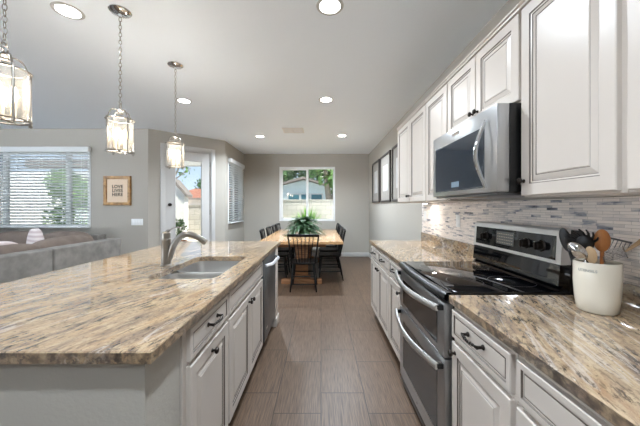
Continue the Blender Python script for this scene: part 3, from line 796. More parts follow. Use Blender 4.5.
# ------------------------------------------------------------------ crock and utensils
cx, cy = 1.115, 1.14
t = thing('utensil_crock', 'white oval ceramic crock holding the cooking utensils', 'crock', (cx, cy, ZT))
bm = nb()
lathe(bm, [(0, .001), (.058, .001), (.063, .006), (.070, .06), (.0735, .12), (.0735, .196), (.072, .200), (.069, .198), (.067, .12), (.058, .012), (0, .010)], seg=48, cap=False); cr_o = obj('pot', bm, 'crock', t, smooth=50)
ang = math.atan2(-cy, -cx)  # towards the camera
u_ = R(250)
lt = text_mesh('lettering', 'UTENSILS', .0145, 'grey', t, (0, 0, 0), (0, 0, 0), .0005)
for v in lt.data.vertices:
    th = R(203) + v.co.x / .0735; rad = .0737 + v.co.z; v.co = Vector((rad * math.cos(th), rad * math.sin(th), .168 + v.co.y))
ZC = ZT
def rest(name, label, cat='utensil', **k): return thing(name, label, cat, (cx, cy, ZC + .012))
def bowl_head(bm, c, ax, side, L, Wd, depth, m=0):
    """spoon bowl: ellipse with axis ax (length L), side vector (width Wd), dished along the normal"""
    ax = Vector(ax).normalized(); side = Vector(side); side = (side - ax * side.dot(ax)).normalized(); nrm = ax.cross(side)
    c = Vector(c); nr, na = 5, 20; th = .003
    for off, sg in ((0, 1), (-th, -1)):
        rows = []
        for i in range(nr + 1):
            r = i / nr
            rows.append([bm.verts.new(c + ax * (L / 2 * r * math.cos(2 * PI * k / na)) + side * (Wd / 2 * r * math.sin(2 * PI * k / na)) + nrm * (-depth * (1 - r * r) + off)) for k in range(na)])
        for i in range(nr):
            for k in range(na):
                try: bm.faces.new((rows[i][k], rows[i][(k + 1) % na], rows[i + 1][(k + 1) % na], rows[i + 1][k])).material_index = m
                except ValueError: pass
        if off == 0: top = rows[-1]
        else: bot = rows[-1]
    for k in range(na): bm.faces.new((top[k], top[(k + 1) % na], bot[(k + 1) % na], bot[k])).material_index = m
    bmesh.ops.remove_doubles(bm, verts=bm.verts[:], dist=1e-6)
V = Vector
def wp(x, y, Y): return V(((x - 321) / 282 * Y, Y, CAM_Z - (y - 206.8) / 282 * Y)) - V((cx, cy, ZC + .012))
facing = V((1, .9, 0)); sidev = V((1, -.9, 0)).normalized()   # roughly across the line of sight from the camera
# black spoon
r = rest('serving_spoon', 'black spoon leaning out of the left side of the crock')
h = wp(566, 240, 1.20); b0 = V((-.02, .02, 0))
bm = nb(); bowl_head(bm, h, (h - b0), sidev, .105, .040, .010); obj('head', bm, 'rubber', r, smooth=60)
bm = nb(); tube(bm, [b0, h - (h - b0).normalized() * .045], .006, 8); obj('shaft', bm, 'rubber', r)
# pasta fork
r = rest('pasta_fork', 'black toothed pasta server behind the steel spoon in the crock')
h = wp(585, 243, 1.15); b0 = V((0, .025, 0)); ax = (h - b0).normalized()
bm = nb(); bowl_head(bm, h, ax, sidev, .07, .056, .014)
up = V((0, 0, 1))
for k in range(7):
    a = R(-75 + 150 * k / 6); base_ = h + sidev * (math.sin(a) * .027) + up * (math.cos(a) * .028)
    d_ = (sidev * (math.sin(a) * .7 - .35) + up * (math.cos(a) * .6 + .2) - V((cx, cy, 0)).normalized() * .4).normalized()
    tube(bm, [base_, base_ + d_ * .018, base_ + d_ * .034 - sidev * .006], [.0048, .0042, .0028], 6)
obj('head', bm, 'rubber', r, smooth=60)
bm = nb(); tube(bm, [b0, h - ax * .03], .006, 8); obj('shaft', bm, 'rubber', r)
# steel spoon
r = rest('steel_spoon', 'shiny steel serving spoon at the front left of the crock')
h = wp(577.5, 251, 1.125); b0 = V((.01, .01, 0)); ax = (h - b0).normalized(); ax = (ax * .8 + V((0, 0, .3)) - sidev * .5).normalized()
bm = nb(); bowl_head(bm, h, ax, sidev, .082, .050, .016); obj('head', bm, 'ladle', r, smooth=60)
bm = nb(); tube(bm, [b0, h - ax * .040], .0035, 8); obj('shaft', bm, 'ladle', r)
# wooden spoon
r = rest('wooden_spoon', 'round wooden spoon standing upright in the crock')
h = wp(602, 240.5, 1.12); b0 = V((.01, -.01, 0))
bm = nb(); bowl_head(bm, h, (h - b0), sidev, .090, .050, .010); obj('head', bm, 'spoonwood', r, smooth=60)
bm = nb(); tube(bm, [b0, h - (h - b0).normalized() * .04], .0065, 8); obj('shaft', bm, 'spoonwood', r)
# tongs / pale spoon
r = rest('wooden_spatula', 'pale wooden paddle between steel spoon and wooden spoon in the crock')
h = wp(591, 255, 1.12); b0 = V((0, -.02, 0))
bm = nb(); bowl_head(bm, h, (h - b0), sidev, .07, .036, .003); obj('head', bm, 'palewood', r, smooth=60)
bm = nb(); tube(bm, [b0, h - (h - b0).normalized() * .03], .006, 8); obj('shaft', bm, 'palewood', r)
# slotted wire turner
r = rest('wire_turner', 'steel wire turner with pale wood handle pointing out to the right')
c0 = wp(614, 254, 1.12); axw = (wp(622, 252, 1.12) - wp(603, 256, 1.12)).normalized(); sw = (wp(612, 250, 1.14) - wp(616, 260, 1.10)).normalized()
axw = V((axw.x, axw.y, axw.z))
bm = nb()
for k in range(8):
    q = (k / 7 - .5) * .066
    tube(bm, [c0 - axw * .045 + sw * q, c0 + axw * .045 + sw * q * .75], .0023, 6)
for s in (-1, 1): tube(bm, [c0 + axw * .045 * s - sw * .034, c0 + axw * .045 * s + sw * .034], .002, 6)
obj('wire_head', bm, 'ladle', r)
bm = nb(); e1 = c0 + axw * .045; e2 = wp(643, 240, 1.10); tube(bm, [e1, e1 + (e2 - e1) * .3, e2], [.003, .006, .009], 8); obj('handle', bm, 'palewood', r)
bm = nb(); tube(bm, [c0 - axw * .04, V((.03, .0, .08)), V((.02, 0, 0))], .0025, 6); obj('shaft', bm, 'ladle', r)
# grater / slotted turner, flat steel
r = rest('slotted_turner', 'grey slotted steel turner at the back of the crock')
c0 = wp(617, 247, 1.17)
bm = nb(); n0 = V((1, .9, 0)).normalized(); a1 = V((.25, -.22, 1)).normalized(); a2 = V((1, -.9, -.35)).normalized()
for k in range(6):
    p_ = c0 + a2 * ((k / 5 - .5) * .06)
    tube(bm, [p_ - a1 * .03, p_ + a1 * .03], .0036, 6, flat=.35)
for s in (-1, 1): tube(bm, [c0 + a1 * .03 * s - a2 * .034, c0 + a1 * .03 * s + a2 * .034], .004, 6)
obj('head', bm, 'steeld', r)
bm = nb(); tube(bm, [c0 - a1 * .03, V((.03, .02, 0))], .003, 6); obj('shaft', bm, 'steeld', r)

# ------------------------------------------------------------------ pendants
def ring_pts(r, z, n=28, c=(0, 0)): return [(c[0] + r * math.cos(2 * PI * k / n), c[1] + r * math.sin(2 * PI * k / n), z) for k in range(n)]
def pendant(label, loc):
    t = thing('pendant_light', label, 'pendant light', loc, R(20), 'glass drum pendants over the island')
    # origin at ceiling
    bm = nb(); lathe(bm, [(0, 0), (.07, 0), (.072, -.006), (.062, -.016), (.035, -.024), (.012, -.028), (.010, -.045), (0, -.046)], seg=28); obj('canopy', bm, 'chrome', t)
    zb, zt_ = -1.012, -.785; rr = .085
    bm = nb(); z = -.046; i = 0; Lk = .034
    while z - Lk * .78 > -.69:
        n = 12; pts = []
        for k in range(n):
            a = 2 * PI * k / n; s = math.cos(a) * .0085; v = math.sin(a) * Lk / 2
            pts.append(((s, 0, z - Lk / 2 + v) if i % 2 == 0 else (0, s, z - Lk / 2 + v)))
        tube(bm, pts, .0021, 5, closed=True); z -= Lk * .80; i += 1
    obj('chain', bm, 'nickel', t)
    bm = nb(); tube(bm, [(0, .022 * math.cos(a), z - .012 + .022 * math.sin(a)) for a in [2 * PI * k / 18 for k in range(18)]], .0035, 6, closed=True)
    lathe(bm, [(0, z - .036), (.012, z - .038), (.02, z - .05), (.013, z - .06), (.02, z - .07), (0, z - .072)], seg=16)
    hub = z - .052
    for k in range(4):
        a = PI / 4 + k * PI / 2; c, s = math.cos(a), math.sin(a)
        q = catmull([V((.012 * c, .012 * s, hub)), V((.035 * c, .035 * s, hub + .006)), V((.062 * c, .062 * s, hub - .008)), V((rr * c, rr * s, zt_))], 6)
        tube(bm, q, .0038, 6)
    obj('top_yoke', bm, 'nickel', t)
    bm = nb()
    for z_ in (zt_, zb):
        tube(bm, ring_pts(rr, z_, 32), .0065, 6, closed=True, flat=.7)
    for k in range(4):
        a = PI / 4 + k * PI / 2; c, s = math.cos(a), math.sin(a)
        tube(bm, [(rr * 1.03 * c, rr * 1.03 * s, zb - .006), (rr * 1.03 * c, rr * 1.03 * s, zt_ + .01)], .0055, 6)
        lathe(bm, [(0, zb - .02), (.008, zb - .016), (.008, zb - .008), (0, zb - .005)], (rr * 1.03 * c, rr * 1.03 * s, 0), 8)
    tube(bm, [(-rr, 0, zb), (rr, 0, zb)], .004, 6); tube(bm, [(0, -rr, zb), (0, rr, zb)], .004, 6)
    obj('frame', bm, 'nickel', t)
    bm = nb()
    n = 48
    for z0_, z1_ in ((zb + .003, zt_ - .003),):
        for k in range(n):
            a0, a1 = 2 * PI * k / n, 2 * PI * (k + 1) / n; q = rr - .006
            quad(bm, [(q * math.cos(a0), q * math.sin(a0), z0_), (q * math.cos(a1), q * math.sin(a1), z0_), (q * math.cos(a1), q * math.sin(a1), z1_), (q * math.cos(a0), q * math.sin(a0), z1_)])
    bmesh.ops.remove_doubles(bm, verts=bm.verts[:], dist=1e-5)
    obj('glass_drum', bm, 'lampglass', t)
    for k in range(3):
        a = 2 * PI * k / 3 + .4; x, y = .028 * math.cos(a), .028 * math.sin(a)
        bm = nb(); lathe(bm, [(0, zb + .004), (.011, zb + .004), (.011, zb + .085), (.009, zb + .09), (0, zb + .09)], (x, y, 0), 12); s_ = obj('candle_sleeve', bm, 'crock', t)
        bm = nb(); lathe(bm, [(0, zb + .0905), (.010, zb + .092), (.017, zb + .115), (.014, zb + .14), (.006, zb + .158), (0, zb + .168)], (x, y, 0), 14); obj('bulb', bm, 'bulb', s_)
    return t
pend = [((-1.445, 1.288), 'nearest glass drum pendant, cut off by the left edge'), ((-1.445, 2.03), 'middle glass drum pendant on a chain over the island'), ((-1.445, 2.80), 'farthest glass drum pendant, hanging in front of the patio door')]
p0 = pendant(pend[0][1], (pend[0][0][0], pend[0][0][1], CEIL))
for (x, y), lb in pend[1:]: dup(p0, (x, y, CEIL), label=lb)
for (x, y), lb in pend:
    ld = bpy.data.lights.new('pendant_glow', 'POINT'); ld.energy = PENDANT_POWER; ld.shadow_soft_size = .05; ld.color = (1, .93, .84)
    lo = bpy.data.objects.new('pendant_glow', ld); C.objects.link(lo); lo.location = (x, y, CEIL - .87)

# ------------------------------------------------------------------ recessed ceiling lights, plus unseen fill beams
cans = [(-1.82, 2.03, 'left of the nearest pendant chains'), (.063, 1.98, 'closest overhead in the middle of the ceiling'), (.066, 3.71, 'in the middle of the ceiling before the vent'),
        (-1.82, 3.75, 'just right of the farthest pendant chain'), (-1.22, 5.64, 'left of the ceiling vent'), (.416, 5.58, 'right of the ceiling vent')]
first = None
for x, y, lb in cans + [(-1.82, .1, None), (.063, .1, None), (.45, -1.3, None), (-4.4, 3.4, None), (-4.4, 1.5, None)]:  # None entries are unseen lamps added to brighten the room
    if lb:
        label = 'round lit recessed ceiling light ' + lb
        if first is None:
            first = t = thing('recessed_light', label, 'ceiling light', (x, y, CEIL), 0, 'recessed ceiling lights')
            bm = nb(); lathe(bm, [(.072, -.001), (.072, -.005), (.094, -.004), (.096, -.001), (.072, -.001)], seg=36, cap=False); obj('trim_ring', bm, 'white', t)
            bm = nb(); lathe(bm, [(0, -.001), (.0715, -.001), (.0715, -.0035), (0, -.0035)], seg=32, cap=False); obj('lens', bm, 'can', t)
        else: dup(first, (x, y, CEIL), label=label)
    ld = bpy.data.lights.new('can_and_fill_beam', 'AREA'); ld.shape = 'DISK'; ld.size = .14; ld.energy = CAN_POWER * ((2.6 if x > 0 else 2.7) if y > 5 else (1.5 if x > 0 else 1.0) if y > 3 else (1.3 if x > 0 else .6)); ld.color = (.80, .90, 1); ld.spread = R(150)
    lo = bpy.data.objects.new('can_and_fill_beam', ld); C.objects.link(lo); lo.location = (x, y, CEIL - .012)

# ceiling vent
t = thing('ceiling_vent', 'white louvred air vent in the ceiling near the dining area', 'vent', (-.51, 5.2, CEIL))
bm = nb()
for a, b, c, d in ((-.19, .19, -.17, -.145), (-.19, .19, .145, .17), (-.19, -.165, -.145, .145), (.165, .19, -.145, .145), (-.01, .01, -.145, .145)): box(bm, a, b, c, d, -.008, -.0005)
obj('frame', bm, 'vent', t, smooth=0)
bm = nb()
for s in (-1, 1):
    for k in range(9):
        y = -.13 + k * .0325; x0, x1 = (.01, .165) if s > 0 else (-.165, -.01)
        quad(bm, [(x0, y, -.002), (x1, y, -.002), (x1, y + .013, -.010), (x0, y + .013, -.010)])
obj('louvres', bm, 'vent', t, smooth=0)
bm = nb(); quad(bm, [(-.165, -.145, -.001), (.165, -.145, -.001), (.165, .145, -.001), (-.165, .145, -.001)]); obj('duct_shade', bm, 'shadowgap', t, smooth=0)  # flat dark sheet painted as the shade behind the louvres

# ------------------------------------------------------------------ blinds
def blind(label, loc, ang, W, z0, z1, tapes, pitch=.053, tilt=-32, valance=.09, yoff=-.05, strip=.05):
    t = thing('window_blind', label, 'blind', loc, ang)
    bm = nb(); box(bm, -.02, W + .02, yoff - .03, -.012, z1 - valance + .02, z1 + .02, bev=.004); obj('valance', bm, 'slat', t)
    bm = nb(); z = z1 - valance - .01; hw = .025; ca, sa = math.cos(R(tilt)), math.sin(R(tilt))
    while z > z0 + .05:
        yc = yoff + .01
        A = [(0, yc - hw * ca, z - hw * sa), (W, yc - hw * ca, z - hw * sa), (W, yc, z + .003), (0, yc, z + .003)]
        B = [(0, yc, z + .003), (W, yc, z + .003), (W, yc + hw * ca, z + hw * sa), (0, yc + hw * ca, z + hw * sa)]
        for q in (A, B): quad(bm, q); quad(bm, [(a, b, c - .0025) for a, b, c in q][::-1])
        z -= pitch
    obj('slats', bm, 'slat', t, smooth=0)
    bm = nb(); box(bm, 0, W, yoff - .015, yoff + .035, z0 + .008, z0 + .03, bev=.004); obj('bottom_rail', bm, 'slat', t)
    bm = nb()
    for x in tapes:
        for yy in (yoff + .01 - hw - .003, yoff + .01 + hw + .003): tube(bm, [(x, yy, z0 + .02), (x, yy, z1 - valance)], .0022, 5)
    obj('ladder_cord', bm, 'slat', t)
    return t
blind('wide white slatted blind on the living room window behind the sofa', (WL0, YL, 0), 0, WL1 - WL0, WZ0, WZ1, (.15, .47, .8, 1.2, 1.62, 1.95))
blind('white slatted blind on the narrow side window near the dining table', (XS, SW0, 0), R(90), SW1 - SW0, .95, 2.38, (.15, .525, .9))

# ------------------------------------------------------------------ framed sign and wall art
t = thing('framed_sign', 'small golden wood framed sign with three lines of black words', 'picture', (-3.665, YL - .001, 1.62))
W2, H2 = .243, .263
bm = nb()
rings(bm, -W2, W2, -H2, H2, [(0, 0, 0), (0, -.03, 0), (.006, -.034, 0), (.05, -.03, 0), (.055, -.012, 1), (.06, -.012, 1)])
fr = obj('frame', bm, ['goldframe', 'paper'], t, smooth=0)
for txt, z in (('LOVE', .072), ('LIVES', 0), ('HERE', -.072)):
    text_mesh('lettering', txt, .080, 'ink', t, (0, -.0135, z), (R(90), 0, 0), .0008, space=1.05)
fl = None
arts = [(6.91, 6.12, 'farthest of the three tall dark framed pictures on the right wall'), (5.99, 5.14, 'middle of the three tall dark framed pictures on the right wall'), (4.99, 4.16, 'nearest of the three dark framed pictures, half hidden by the wall cabinet')]
for ya, yb, lb in arts:
    t = thing('framed_picture', lb, 'picture', (XR - .001, ya, 0), RZ, 'dark framed pictures on the right wall')
    W_ = ya - yb
    bm = nb(); rings(bm, 0, W_, 1.425, 2.37, [(0, 0, 0), (0, -.028, 0), (.002, -.03, 0), (.034, -.03, 0), (.036, -.010, 1), (.22, -.010, 2), (.222, -.009, 2)])
    obj('frame', bm, ['dkframe', 'matb', 'print'], t, smooth=0)

# ------------------------------------------------------------------ dining table
t = thing('dining_table', 'long honey wood trestle dining table under the back window', 'table', (-.335, 5.85, 0))
bm = nb()
TW, TLn = .70, 1.25
for k in range(5):
    x0 = -TW + k * (2 * TW / 5); box(bm, x0 + .0006, x0 + 2 * TW / 5 - .0006, -TLn + .1, TLn - .1, .715, .76, bev=.002)
for s in (-1, 1): box(bm, -TW, TW, min(s * (TLn - .099), s * TLn), max(s * (TLn - .099), s * TLn), .715, .76, bev=.002)
obj('tabletop', bm, 'oak', t, smooth=0)
for s in (-1, 1):
    yc = s * .95
    bm = nb(); box(bm, -.35, .35, yc - .055, yc + .055, 0, .085, bev=.01); box(bm, -.16, .16, yc - .05, yc + .05, .085, .14, bev=.008); obj('foot', bm, 'oakbase', t)
    bm = nb(); box(bm, -.11, .11, yc - .045, yc + .045, .14, .635, bev=.006); obj('column', bm, 'oakbase', t)
    bm = nb(); box(bm, -.42, .42, yc - .05, yc + .05, .635, .7145, bev=.006); obj('top_brace', bm, 'oakbase', t)
bm = nb(); box(bm, -.03, .03, -.904, .904, .20, .32, bev=.005); obj('stretcher', bm, 'oakbase', t)

# ------------------------------------------------------------------ chairs
def chair(label, loc, rz):
    t = thing('dining_chair', label, 'chair', loc, rz, 'black spindle back dining chairs')
    bm = nb()
    def seat(u, v):
        a = 2 * PI * u
        x = math.copysign(abs(math.cos(a)) ** .55, math.cos(a)) * .225 * v; y = math.copysign(abs(math.sin(a)) ** .55, math.sin(a)) * .215 * v
        x *= 1 + .08 * (y / .2)
        return (x, y, .455 - .012 * (1 - v ** 3))
    N = 32
    top = []
    for sc_, z in ((.55, .447), (.9, .453), (1.0, .448), (1.0, .438), (.94, .420)):
        row = []
        for k in range(N):
            x, y, _ = seat(k / N, sc_); row.append(bm.verts.new(V((x, y, z))))
        top.append(row)
    for a, b in zip(top, top[1:]):
        for k in range(N): bm.faces.new((a[k], a[(k + 1) % N], b[(k + 1) % N], b[k]))
    bm.faces.new(top[0]); bm.faces.new(top[-1][::-1])
    obj('seat', bm, 'chairblk', t, smooth=50)
    feet = {}
    for sx in (-1, 1):
        for sy, ty, by in ((1, .15, .20), (-1, -.15, -.235)):
            a = V((sx * .155, ty, .425)); b = V((sx * .205, by, 0)); feet[(sx, sy)] = (a, b)
            bm = nb(); tube(bm, [a, a.lerp(b, .35), a.lerp(b, .6), b], [.013, .018, .017, .011], 10); obj('leg', bm, 'chairblk', t)
    def on(sx, sy, f): a, b = feet[(sx, sy)]; return a.lerp(b, f)
    for pa, pb in ((on(-1, 1, .62), on(-1, -1, .62)), (on(1, 1, .62), on(1, -1, .62)), (on(-1, 1, .45), on(1, 1, .45)), (on(-1, -1, .45), on(1, -1, .45)), (on(-1, -1, .72), on(1, -1, .72))):
        bm = nb(); tube(bm, [pa, pa.lerp(pb, .5), pb], [.008, .011, .008], 8); obj('stretcher', bm, 'chairblk', t)
    topc = [V((x, -.265 - .028 * (1 - (x / .235) ** 2), .885)) for x in [(-.235 + .47 * k / 16) for k in range(17)]]
    bm = nb(); tube(bm, [V((p.x * 1.04, p.y, p.z)) for p in topc], .012, 8, flat=1.9, up=(0, -.2, 1)); obj('crest_rail', bm, 'chairblk', t)
    for s in (-1, 1):
        bm = nb(); tube(bm, [(s * .185, -.175, .445), (s * .205, -.215, .62), (s * .238, -.263, .885)], [.014, .014, .011], 10); obj('back_post', bm, 'chairblk', t)
    for k in range(6):
        f = (k + 1) / 7 * 2 - 1; bm = nb()
        tube(bm, [(f * .15, -.185 - .01 * (1 - f * f), .445), (f * .185, -.225 - .02 * (1 - f * f), .66), (f * .225, -.265 - .028 * (1 - (f * .225 / .235) ** 2), .88)], [.0065, .0075, .0055], 8); obj('spindle', bm, 'chairblk', t)
    return t
ch = chair('black spindle back dining chair at the near head of the table, back to the camera', (-.275, 4.62, 0), 0)
ys = (5.28, 5.90, 6.52, 7.12)
words_r = ('nearest', 'second from the camera', 'third from the camera', 'farthest')
for i, y in enumerate(ys):
    dup(ch, (.165, y, 0), R(90 + (0, 3, -2, 2)[i]), 'black dining chair on the right side of the table, ' + words_r[i])
    dup(ch, (-.835, y, 0), R(-90 + (4, 0, 2, -3)[i]), 'black dining chair on the left side of the table, ' + words_r[i])

# ------------------------------------------------------------------ fern centrepiece
t = thing('potted_fern', 'bushy dark green fern in a low dark pot on the dining table', 'plant', (-.345, 5.75, .76))
bm = nb(); lathe(bm, [(0, 0), (.10, 0), (.115, .01), (.14, .09), (.145, .13), (.135, .13), (.13, .09), (0, .08)], seg=28, cap=False); obj('pot', bm, 'pot', t)
bm = nb(); rnd = random.Random(3)
for k in range(190):
    a = rnd.uniform(0, 2 * PI); L = rnd.uniform(.30, .45); el_ = rnd.uniform(.25, 1.35); dr = V((math.cos(a), math.sin(a), 0)); sd_ = V((-math.sin(a), math.cos(a), 0))
    P = []
    n = 10
    for i in range(n + 1):
        u = i / n; out_ = L * (math.cos(el_) * u + .42 * u * u); z = .11 + L * math.sin(el_) * u * 1.45 - (.42 + .12 * math.cos(el_)) * L * u * u * 1.7
        P.append(V((0, 0, max(z, .012))) + dr * (out_ * .80))
    for i in range(n):
        mid = P[i].lerp(P[i + 1], .5); u = (i + .5) / n; wdt = .055 * math.sin(PI * min(1, u * .9 + .12)) + .012
        for s in (-1, 1):
            tip = mid + sd_ * s * wdt + (P[i + 1] - P[i]) * .6 + V((0, 0, -.012))
            tip.z = max(tip.z, .006)
            quad(bm, [P[i], mid + sd_ * s * wdt * .4 - (P[i + 1] - P[i]) * .3 + V((0, 0, .004)), tip, P[i + 1]])
obj('foliage', bm, 'fern', t, smooth=0)
bm = nb()
for k in range(14):
    a = 2 * PI * k / 14; tube(bm, [(.02 * math.cos(a), .02 * math.sin(a), .085), (.07 * math.cos(a), .07 * math.sin(a), .2)], .004, 5)
obj('stems', bm, 'stem', t)

# ------------------------------------------------------------------ sofa
t = thing('sectional_sofa', 'grey chenille sectional sofa backing onto the island, below the blind window', 'sofa', (0, 0, 0))
SXB = -3.05
def slanted(bm, y0, y1, xb, z0, z1, th=.2, slope=0, bev=.02):
    vs = box(bm, xb - th, xb, y0, y1, z0, z1)
bm = nb(); box(bm, SXB - .95, SXB - .02, .6, 4.2, .06, .30, bev=.02); box(bm, -6.3, -3.8, 4.2, 4.98, .06, .30, bev=.02); obj('base', bm, 'sofa', t)
for y0, y1 in ((1.2, 3.215), (3.225, 4.33)):
    bm = nb(); box(bm, SXB - .19, SXB, y0, y1, .05, .85, bev=.018, seg=3)
    if y1 > 4: 
        for v in bm.verts:
            if v.co.y > 4.2 and v.co.z < .5: v.co.y -= .10
    obj('back_panel', bm, 'sofa', t)
bm = nb(); box(bm, -6.3, -3.8, 4.80, 4.99, .05, .85, bev=.02, seg=3); obj('back_panel', bm, 'sofa', t)
for y0, y1 in ((1.3, 2.25), (2.25, 3.2), (3.2, 4.15)):
    bm = nb(); box(bm, SXB - .98, SXB - .2, y0 + .003, y1 - .003, .30, .47, bev=.04, seg=3); obj('seat_cushion', bm, 'sofa', t)
for x0, x1 in ((-6.2, -5.4), (-5.4, -4.6), (-4.6, -3.82)):
    bm = nb(); box(bm, x0 + .003, x1 - .003, 4.16, 4.79, .30, .47, bev=.04, seg=3); obj('seat_cushion', bm, 'sofa', t)
rx = Matrix.Rotation(R(12), 3, 'Y')
for y, z in ((2.05, .70), (2.95, .70), (3.68, .72)):
    bm = nb(); pillow_mesh(bm, (SXB - .30, y, z - .005), (.24, .90, .46), .33, Matrix.Rotation(R(-10), 3, 'Y')); obj('back_cushion', bm, 'cushion', t, smooth=180)
for x in (-5.8, -5.0, -4.2):
    bm = nb(); pillow_mesh(bm, (x, 4.66, .70), (.80, .25, .46), .35, Matrix.Rotation(R(10), 3, 'X')); obj('back_cushion', bm, 'cushion', t, smooth=180)
def throw(label, c, sz, rot, mt):
    bm = nb(); pillow_mesh(bm, (0, 0, 0), sz, .55, rot); o = obj('throw_pillow', bm, mt, smooth=180, loc=c); tag(o, label, 'pillow', 'throw pillows on the sofa'); return o
M['stripe'] = bpy.data.materials.new('striped_linen')
m = M['stripe']; m.use_nodes = True; n = m.node_tree.nodes; l = m.node_tree.links
tcn = n.new('ShaderNodeTexCoord'); wv = n.new('ShaderNodeTexWave'); wv.inputs['Scale'].default_value = 6; wv.inputs['Distortion'].default_value = .3; wv.bands_direction = 'Z'
crn = n.new('ShaderNodeValToRGB'); crn.color_ramp.elements[0].color = srgb(176, 160, 158); crn.color_ramp.elements[1].color = srgb(206, 196, 194)
l.new(tcn.outputs['Object'], wv.inputs[0]); l.new(wv.outputs[0], crn.inputs[0]); l.new(crn.outputs[0], n['Principled BSDF'].inputs['Base Color']); n['Principled BSDF'].inputs['Roughness'].default_value = .95
throw('pale striped throw pillow tipped up to a point on the sofa', (-3.66, 3.62, .80), (.46, .14, .46), Matrix.Rotation(R(-35), 3, 'Z') @ Matrix.Rotation(R(38), 3, 'Y'), 'stripe')
throw('pale striped throw pillow lying lower against the sofa back at the left edge', (-3.46, 2.98, .76), (.14, .62, .40), Matrix.Rotation(R(-14), 3, 'Y'), 'stripe')

# ------------------------------------------------------------------ outdoors
bm = nb(); box(bm, -40, 30, YB + .2, 45, -.12, -.02); box(bm, -40, XL - .2, -6, YB + .2, -.12, -.02); box(bm, XL - .2, XS - .2, 6.4, YB + .2, -.12, -.02) if False else None
struct('ground', bm, 'gravel', smooth=0)
bm = nb(); box(bm, -3.4, 12, 11.6, 11.8, -.02, 1.58); box(bm, -3.4, 12, 11.56, 11.84, 1.58, 1.63); box(bm, -16, -3.4, 11.6, 11.8, -.02, 1.36); box(bm, -16, -3.4, 11.56, 11.84, 1.36, 1.41); tag(obj('block_fence', bm, 'block', smooth=0), 'pale cinder block garden fence seen through the windows', 'fence')
# house behind the dining window
t = thing('neighbour_house', 'pale blue gabled neighbour house seen through the dining window', 'house', (-.9, 17, 0))
bm = nb()
A = [V((-3.1, 0, 0)), V((2.2, 0, 0)), V((2.2, 0, 2.25)), V((-.15, 0, 2.95)), V((-3.1, 0, 2.15))]
fa = [bm.verts.new(p) for p in A]; fb = [bm.verts.new(p + V((0, 5, 0))) for p in A]
bm.faces.new(fa); bm.faces.new(fb[::-1])
for i in range(5): bm.faces.new((fa[i], fb[i], fb[(i + 1) % 5], fa[(i + 1) % 5]))
obj('wall', bm, 'bluestucco', t, smooth=0)
bm = nb()
for p, q in (((-3.5, 2.06), (-.15, 3.0)), ((-.15, 3.0), (2.6, 2.16))):
    vs = [bm.verts.new(V((x, y, z))) for y in (-.4, 5.2) for x, z in (p, q, (q[0], q[1] + .12), (p[0], p[1] + .12))]
    for f in ((0, 1, 2, 3), (7, 6, 5, 4), (0, 4, 5, 1), (1, 5, 6, 2), (2, 6, 7, 3), (3, 7, 4, 0)): bm.faces.new([vs[i] for i in f])
obj('roof', bm, 'roofd', t, smooth=0)
for x0, x1 in ((-1.05, -.42), (-.28, .18), (.32, .95)):
    bm = nb(); box(bm, x0 - .07, x1 + .07, -.03, 0, 1.68, 2.14); f_ = obj('window_trim', bm, 'white', t, smooth=0)
    bm = nb(); box(bm, x0, x1, -.04, -.031, 1.75, 2.07); obj('pane', bm, 'tealglass', f_, smooth=0)
def blob_tree(name, label, cat, loc, blobs, mt, trunk=None, n=420, leaf=.16, seed=0, group=None):
    t = thing(name, label, cat, loc, 0, group); rn = random.Random(seed)
    bm = nb()
    for (x, y, z, r) in blobs:
        for k in range(n):
            d = V((rn.gauss(0, 1), rn.gauss(0, 1), rn.gauss(0, 1))).normalized(); p = V((x, y, z)) + d * r * rn.uniform(.55, 1.0)
            if p.z < .02: p.z = .02
            a = V((rn.gauss(0, 1), rn.gauss(0, 1), rn.gauss(0, 1))).normalized(); b = a.cross(d).normalized() if abs(a.dot(d)) < .99 else V((1, 0, 0)); s = leaf * rn.uniform(.6, 1.3)
            quad(bm, [p - a * s, p + b * s * .45, p + a * s, p - b * s * .45])
    obj('foliage', bm, mt, t, smooth=0)
    if trunk:
        bm = nb()
        for pts, rr in trunk: tube(bm, pts, rr, 8)
        obj('trunk', bm, 'bark', t)
    return t
blob_tree('tree', 'tall leafy tree over the fence at the right of the dining window', 'tree', (.35, 13.2, 0), [(0, 0, 3.3, 1.0), (.6, .2, 2.6, .8), (-.5, .3, 4.2, 1.1), (.7, 0, 4.4, 1.0)], 'leaf', [([(0, 0, 0), (.05, 0, 1.4), (-.1, 0, 2.6), (-.2, 0, 4)], [.18, .15, .12, .06]), ([(.05, 0, 1.4), (.5, .1, 2.6)], [.1, .05])], seed=2)
blob_tree('tree', 'broad tree rising behind the blue house roof', 'tree', (-3.2, 23.5, 0), [(0, 0, 4.6, 1.7), (2.4, 0, 4.9, 1.8), (4.6, 0, 4.6, 1.6), (-2.0, 0, 4.8, 1.6)], 'leafd', [([(0, 0, 0), (0, 0, 4)], [.25, .12])], n=900, leaf=.25, seed=4)
blob_tree('bush', 'low bush by the block fence, left in the dining window', 'bush', (-2.3, 10.9, 0), [(0, 0, .55, .45), (.45, 0, .4, .35)], 'leaf', n=350, leaf=.07, seed=5)
